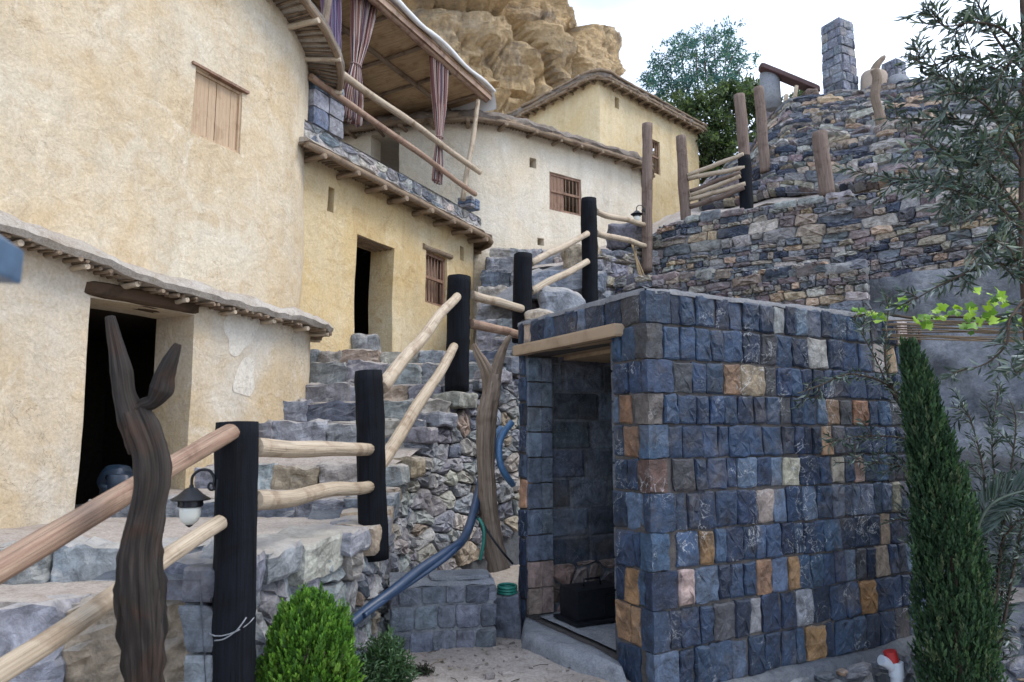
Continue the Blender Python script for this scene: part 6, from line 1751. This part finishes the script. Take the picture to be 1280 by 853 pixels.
os_ = thing('olive_shrub', 'dense dark olive shrub behind the cypress with sprays across the hut wall', 'shrub', P(1235, 850, 5.15)); mb = MB(); S = Leaves(14)
for pts, nsub, sl in (
        ([(1235, 860, 5.2), (1215, 720, 5.15), (1190, 640, 5.05), (1130, 585, 4.95), (1045, 578, 4.9)], 9, (.10, .2)),
        ([(1235, 860, 5.2), (1200, 650, 5.1), (1150, 560, 5.0), (1090, 545, 4.95), (1040, 552, 4.9)], 8, (.10, .2)),
        ([(1235, 860, 5.2), (1190, 600, 5.1), (1120, 500, 5.0), (1095, 450, 4.95), (1066, 396, 4.9)], 3, (.08, .14)),
        ([(1190, 620, 5.1), (1130, 500, 5.0), (1070, 468, 4.9), (1025, 482, 4.88), (998, 492, 4.85)], 5, (.08, .15)),
        ([(1150, 560, 5.0), (1110, 470, 4.95), (1108, 420, 4.9), (1112, 372, 4.9)], 3, (.08, .14)),
        ([(1235, 860, 5.2), (1225, 700, 5.0), (1230, 600, 4.95), (1215, 530, 4.95), (1205, 508, 4.95)], 10, (.12, .24)),
        ([(1235, 860, 5.2), (1250, 700, 5.0), (1262, 600, 4.95), (1270, 530, 4.9), (1262, 500, 4.9)], 10, (.12, .24)),
        ([(1240, 860, 5.2), (1262, 740, 5.0), (1280, 640, 4.9), (1295, 560, 4.9)], 10, (.12, .24)),
        ([(1240, 860, 5.2), (1240, 720, 5.1), (1215, 640, 5.1), (1185, 575, 5.1), (1160, 540, 5.1)], 9, (.12, .22)),
        ([(1235, 860, 5.2), (1215, 740, 5.1), (1180, 670, 5.0), (1130, 650, 4.95), (1105, 655, 4.9)], 5, (.1, .18)),
        ([(1240, 860, 5.2), (1255, 690, 5.2), (1240, 560, 5.2), (1250, 480, 5.2)], 8, (.12, .24)),
        ([(1240, 860, 5.2), (1270, 690, 5.2), (1290, 600, 5.2), (1300, 500, 5.2)], 8, (.12, .24)),
        ([(1240, 800, 5.2), (1250, 690, 5.0), (1265, 660, 4.8), (1290, 640, 4.7)], 8, (.12, .24)),
        ([(1240, 800, 5.2), (1230, 690, 5.3), (1200, 640, 5.4), (1175, 620, 5.4)], 8, (.12, .24))):
    S.branch(mb, [P(*p) for p in pts], .011, nsub, sl, leaf=(.06, .10), gap=.022)
mb.build('branches', M['bark'], os_); S.done(os_)
# palm frond sticking out of the shrub
fb = MB(); fp = smooth_line([P(1218, 700, 4.85), P(1222, 660, 4.8), P(1240, 630, 4.75), P(1275, 615, 4.7), P(1310, 612, 4.65)], 8); tube(fb, fp, list(np.linspace(.014, .004, len(fp))), 7)
pa = thing('palm_frond', 'blue-grey arching palm frond low at the right edge among dark olive leaves', 'plant', P(1218, 705, 4.85)); fb.build('stalk', plain_mat('palm_stalk', (.09, .12, .09)), pa)
pos, dd_ = [], []; rng = np.random.default_rng(2)
for i in range(4, len(fp) - 1):
    t = (fp[i + 1] - fp[i]).normalized()
    for kk in range(3):
        q = fp[i].lerp(fp[i + 1], kk / 3); sd = t.cross(Vector((0, -1, .3))).normalized()
        for sg in (-1, 1): pos.append(tuple(q)); dd_.append(tuple(t * .9 + sd * sg * .8 + Vector(rng.normal(0, .1, 3))))
leaf_mesh('leaflets', M['leaf'], pa, None, np.array(pos), np.array(dd_), rng.uniform(.16, .24, len(pos)), .012, colvar(rng, len(pos), [(.07, .105, .095), (.11, .15, .145)], [1, 1]), .2, rng)

# reed trellis and vine
tl_ = thing('reed_trellis', 'thin reed and wire trellis running right from the top corner of the hut', 'trellis', P(1150, 425, 5.75)); mb = MB(); rd = random.Random(6)
for k_ in range(15):
    y0 = 400 + k_ * 1.9; pole(mb, P(1085 + rd.uniform(0, 40), y0 + rd.uniform(-3, 2), 5.5), P(1345, y0 + 2 + rd.uniform(-5, 6), 4.9 + .3 * rd.random()), .0055, .004, 5, .02, k_ * 2, .1, segs=14)
mb.build('reeds', M['stick'], tl_)
mb = MB(); pole(mb, P(1150, 412, 5.66), P(1150, 428, 5.66), .012, None, 6, 0, 3); pole(mb, P(1338, 380, 4.95), P(1338, 800, 4.95), .02, None, 8, .01, 2); mb.build('post', M['pole_grey'], tl_)
vn_ = thing('grape_vine', 'bright green grape vine trailing along the reed trellis', 'vine', P(1200, 405, 5.4)); mb = MB(); rng = np.random.default_rng(31)
sp = smooth_line([P(1068, 396, 5.25), P(1100, 392, 5.3), P(1145, 398, 5.4), P(1190, 396, 5.35), P(1230, 398, 5.2), P(1280, 392, 5.05), P(1340, 395, 4.9)], 8); tube(mb, sp, .011, 7, True, .2); mb.build('stem', M['bark'], vn_)
mb = MB()
def vine_leaf(c, sz, col):
    d = Vector(rng.normal(0, .45, 3)) + Vector((0, -.75, .35)); d.normalize(); a = d.cross(Vector(rng.normal(size=3))).normalized(); b = d.cross(a); ctr = mb.vert(c + d * sz * .06, col); ids = []
    for k_ in range(15):
        t = 2 * math.pi * k_ / 15; r = sz * (.40 + .12 * math.cos(5 * t) + .05 * math.cos(15 * t + 1)) * (.35 if k_ == 0 else 1)
        ids.append(mb.vert(c + a * r * math.cos(t) + b * r * math.sin(t) - d * sz * .10 * math.cos(2 * t), col))
    for k_ in range(15): mb.face((ctr, ids[k_], ids[(k_ + 1) % 15]), True)
VC = [(.22, .37, .03), (.30, .45, .05), (.12, .24, .03), (.07, .15, .03)]
for (x, y, n, sx, sy) in ((1080, 392, 7, 14, 5), (1100, 394, 6, 12, 6), (1122, 384, 7, 12, 7), (1150, 398, 5, 14, 5), (1178, 392, 10, 12, 9), (1205, 388, 12, 14, 9), (1210, 408, 5, 10, 8), (1160, 408, 3, 5, 4), (1240, 378, 9, 16, 8), (1235, 396, 8, 14, 8), (1252, 372, 8, 12, 7), (1270, 400, 8, 14, 6), (1290, 390, 10, 18, 10)):
    for _ in range(n):
        px = x + rng.normal(0, sx * .6); vine_leaf(P(px, y + rng.normal(0, sy * .6), 5.25 - (px - 1080) * .0012 + rng.normal(0, .06)), rng.uniform(.045, .095), tuple(np.array(VC[rng.choice(4, p=[.35, .25, .25, .15])]) * rng.uniform(.8, 1.2)))
mb.build('leaves', M['leaf'], vn_)

# trees on the hill
def crown_tree(name, label, base, tips, clumps, nl, cols, w, leaf, lw, seed, cat='tree', grp=None, trunk_r=.06, dens=2.4):
    rng = np.random.default_rng(seed); o = thing(name, label, cat, base, grp); mb = MB(); base = Vector(base)
    for k_, t in enumerate(tips):
        t = Vector(t); m_ = base.lerp(t, .5) + Vector((rng.normal(0, .2), rng.normal(0, .2), .1)); L = smooth_line([base, base.lerp(m_, .5) + Vector((rng.normal(0, .08), 0, 0)), m_, t], 5)
        tube(mb, L, list(np.linspace(trunk_r, .02, len(L))), 7, True, .1, k_)
    mb.build('trunk', M['bark'], o); pos, dd_, cc = [], [], []
    for (c, r, n) in clumps:
        c = np.array(c); n = int(n * dens); sub = max(3, n // 26)
        sc_ = c + rng.normal(size=(sub, 3)) * np.array(r) * .5
        for q in sc_:
            k_ = 26; p = q + rng.normal(size=(k_, 3)) * np.array(r) * .16; pos.append(p); out = p - c; dd_.append(out * .6 / (np.linalg.norm(out, axis=1, keepdims=True) + .01) + rng.normal(0, .6, (k_, 3)) + np.array([0, 0, .1])); cc.append(colvar(rng, k_, cols, w) * rng.uniform(.75, 1.25))
    pos = np.concatenate(pos); dd_ = np.concatenate(dd_); cc = np.concatenate(cc); l = rng.uniform(*leaf, len(pos))
    leaf_mesh('crown', M['leaf'], o, None, pos, dd_, l, l * lw, cc, .2, rng)
dT = 25.0
rng = np.random.default_rng(77); cl1 = []
for (x, y, rx, rz, n) in ((820, 92, 18, 12, 300), (838, 72, 20, 13, 420), (862, 62, 22, 14, 460), (890, 58, 22, 14, 460), (915, 66, 20, 14, 380), (925, 88, 16, 12, 260), (845, 100, 24, 14, 520), (880, 90, 26, 16, 620), (905, 100, 20, 13, 420), (860, 118, 26, 14, 520), (830, 115, 20, 11, 300), (880, 46, 12, 6, 120), (850, 52, 10, 6, 110), (912, 48, 9, 5, 80), (814, 106, 10, 6, 90), (937, 76, 8, 5, 60)):
    cl1.append((tuple(P(x, y, dT + rng.normal(0, .7))), (rx * dT / FPX, .9, rz * dT / FPX), n))
crown_tree('feathery_tree', 'airy blue-green tree against the sky behind the upper house', P(884, 235, dT), [P(x, y, dT + rng.normal(0, .5)) for x, y in ((830, 85), (850, 65), (870, 60), (892, 55), (915, 70), (925, 85), (845, 110), (900, 100), (880, 45), (912, 46))], cl1, 0, [(.05, .14, .17), (.08, .19, .21), (.11, .20, .12), (.035, .085, .095)], [4, 3, 2, 3], (.09, .17), .34, 5, dens=2.0)
cl2 = []
for (x, y, rx, rz, n) in ((845, 140, 22, 14, 500), (880, 132, 24, 16, 600), (915, 118, 22, 16, 600), (940, 112, 20, 12, 480), (925, 140, 20, 16, 520), (895, 160, 22, 16, 600), (875, 180, 16, 14, 400), (905, 185, 18, 14, 460), (900, 205, 20, 10, 420), (890, 222, 18, 9, 340), (950, 135, 12, 12, 260), (858, 160, 12, 14, 300), (943, 165, 12, 14, 300), (938, 188, 12, 12, 260), (925, 170, 12, 14, 260), (985, 128, 9, 8, 120), (1000, 122, 8, 8, 100)):
    cl2.append((tuple(P(x, y, 23.2 + rng.normal(0, .4))), (rx * 23.2 / FPX, .7, rz * 23.2 / FPX), n))
crown_tree('bushy_tree', 'dense darker green bushy tree below the airy tree, behind the pole fence', P(893, 242, 23.2), [P(x, y, 23.2) for x, y in ((850, 140), (880, 130), (915, 118), (940, 112), (900, 160), (875, 180), (910, 190))], cl2, 0, [(.07, .11, .05), (.11, .155, .065), (.15, .20, .075), (.035, .055, .03)], [4, 3, 1.5, 3], (.10, .2), .42, 6)
q = slope_at(1255, 182)
bush('dry_grass_tuft', 'straw coloured tuft of dry grass on the hillside wall behind the olive branches', 'grass', (q.x, q.y - .2, q.z + .1), (.35, .2, .16), 130, (.12, .2), 8, [(.36, .28, .17), (.28, .22, .13)], [1, 1], (.08, .14), .06, .5, M['leaf'], 19, False, .5)

for o in bpy.data.objects:
    if '_o' in o: del o['_o']
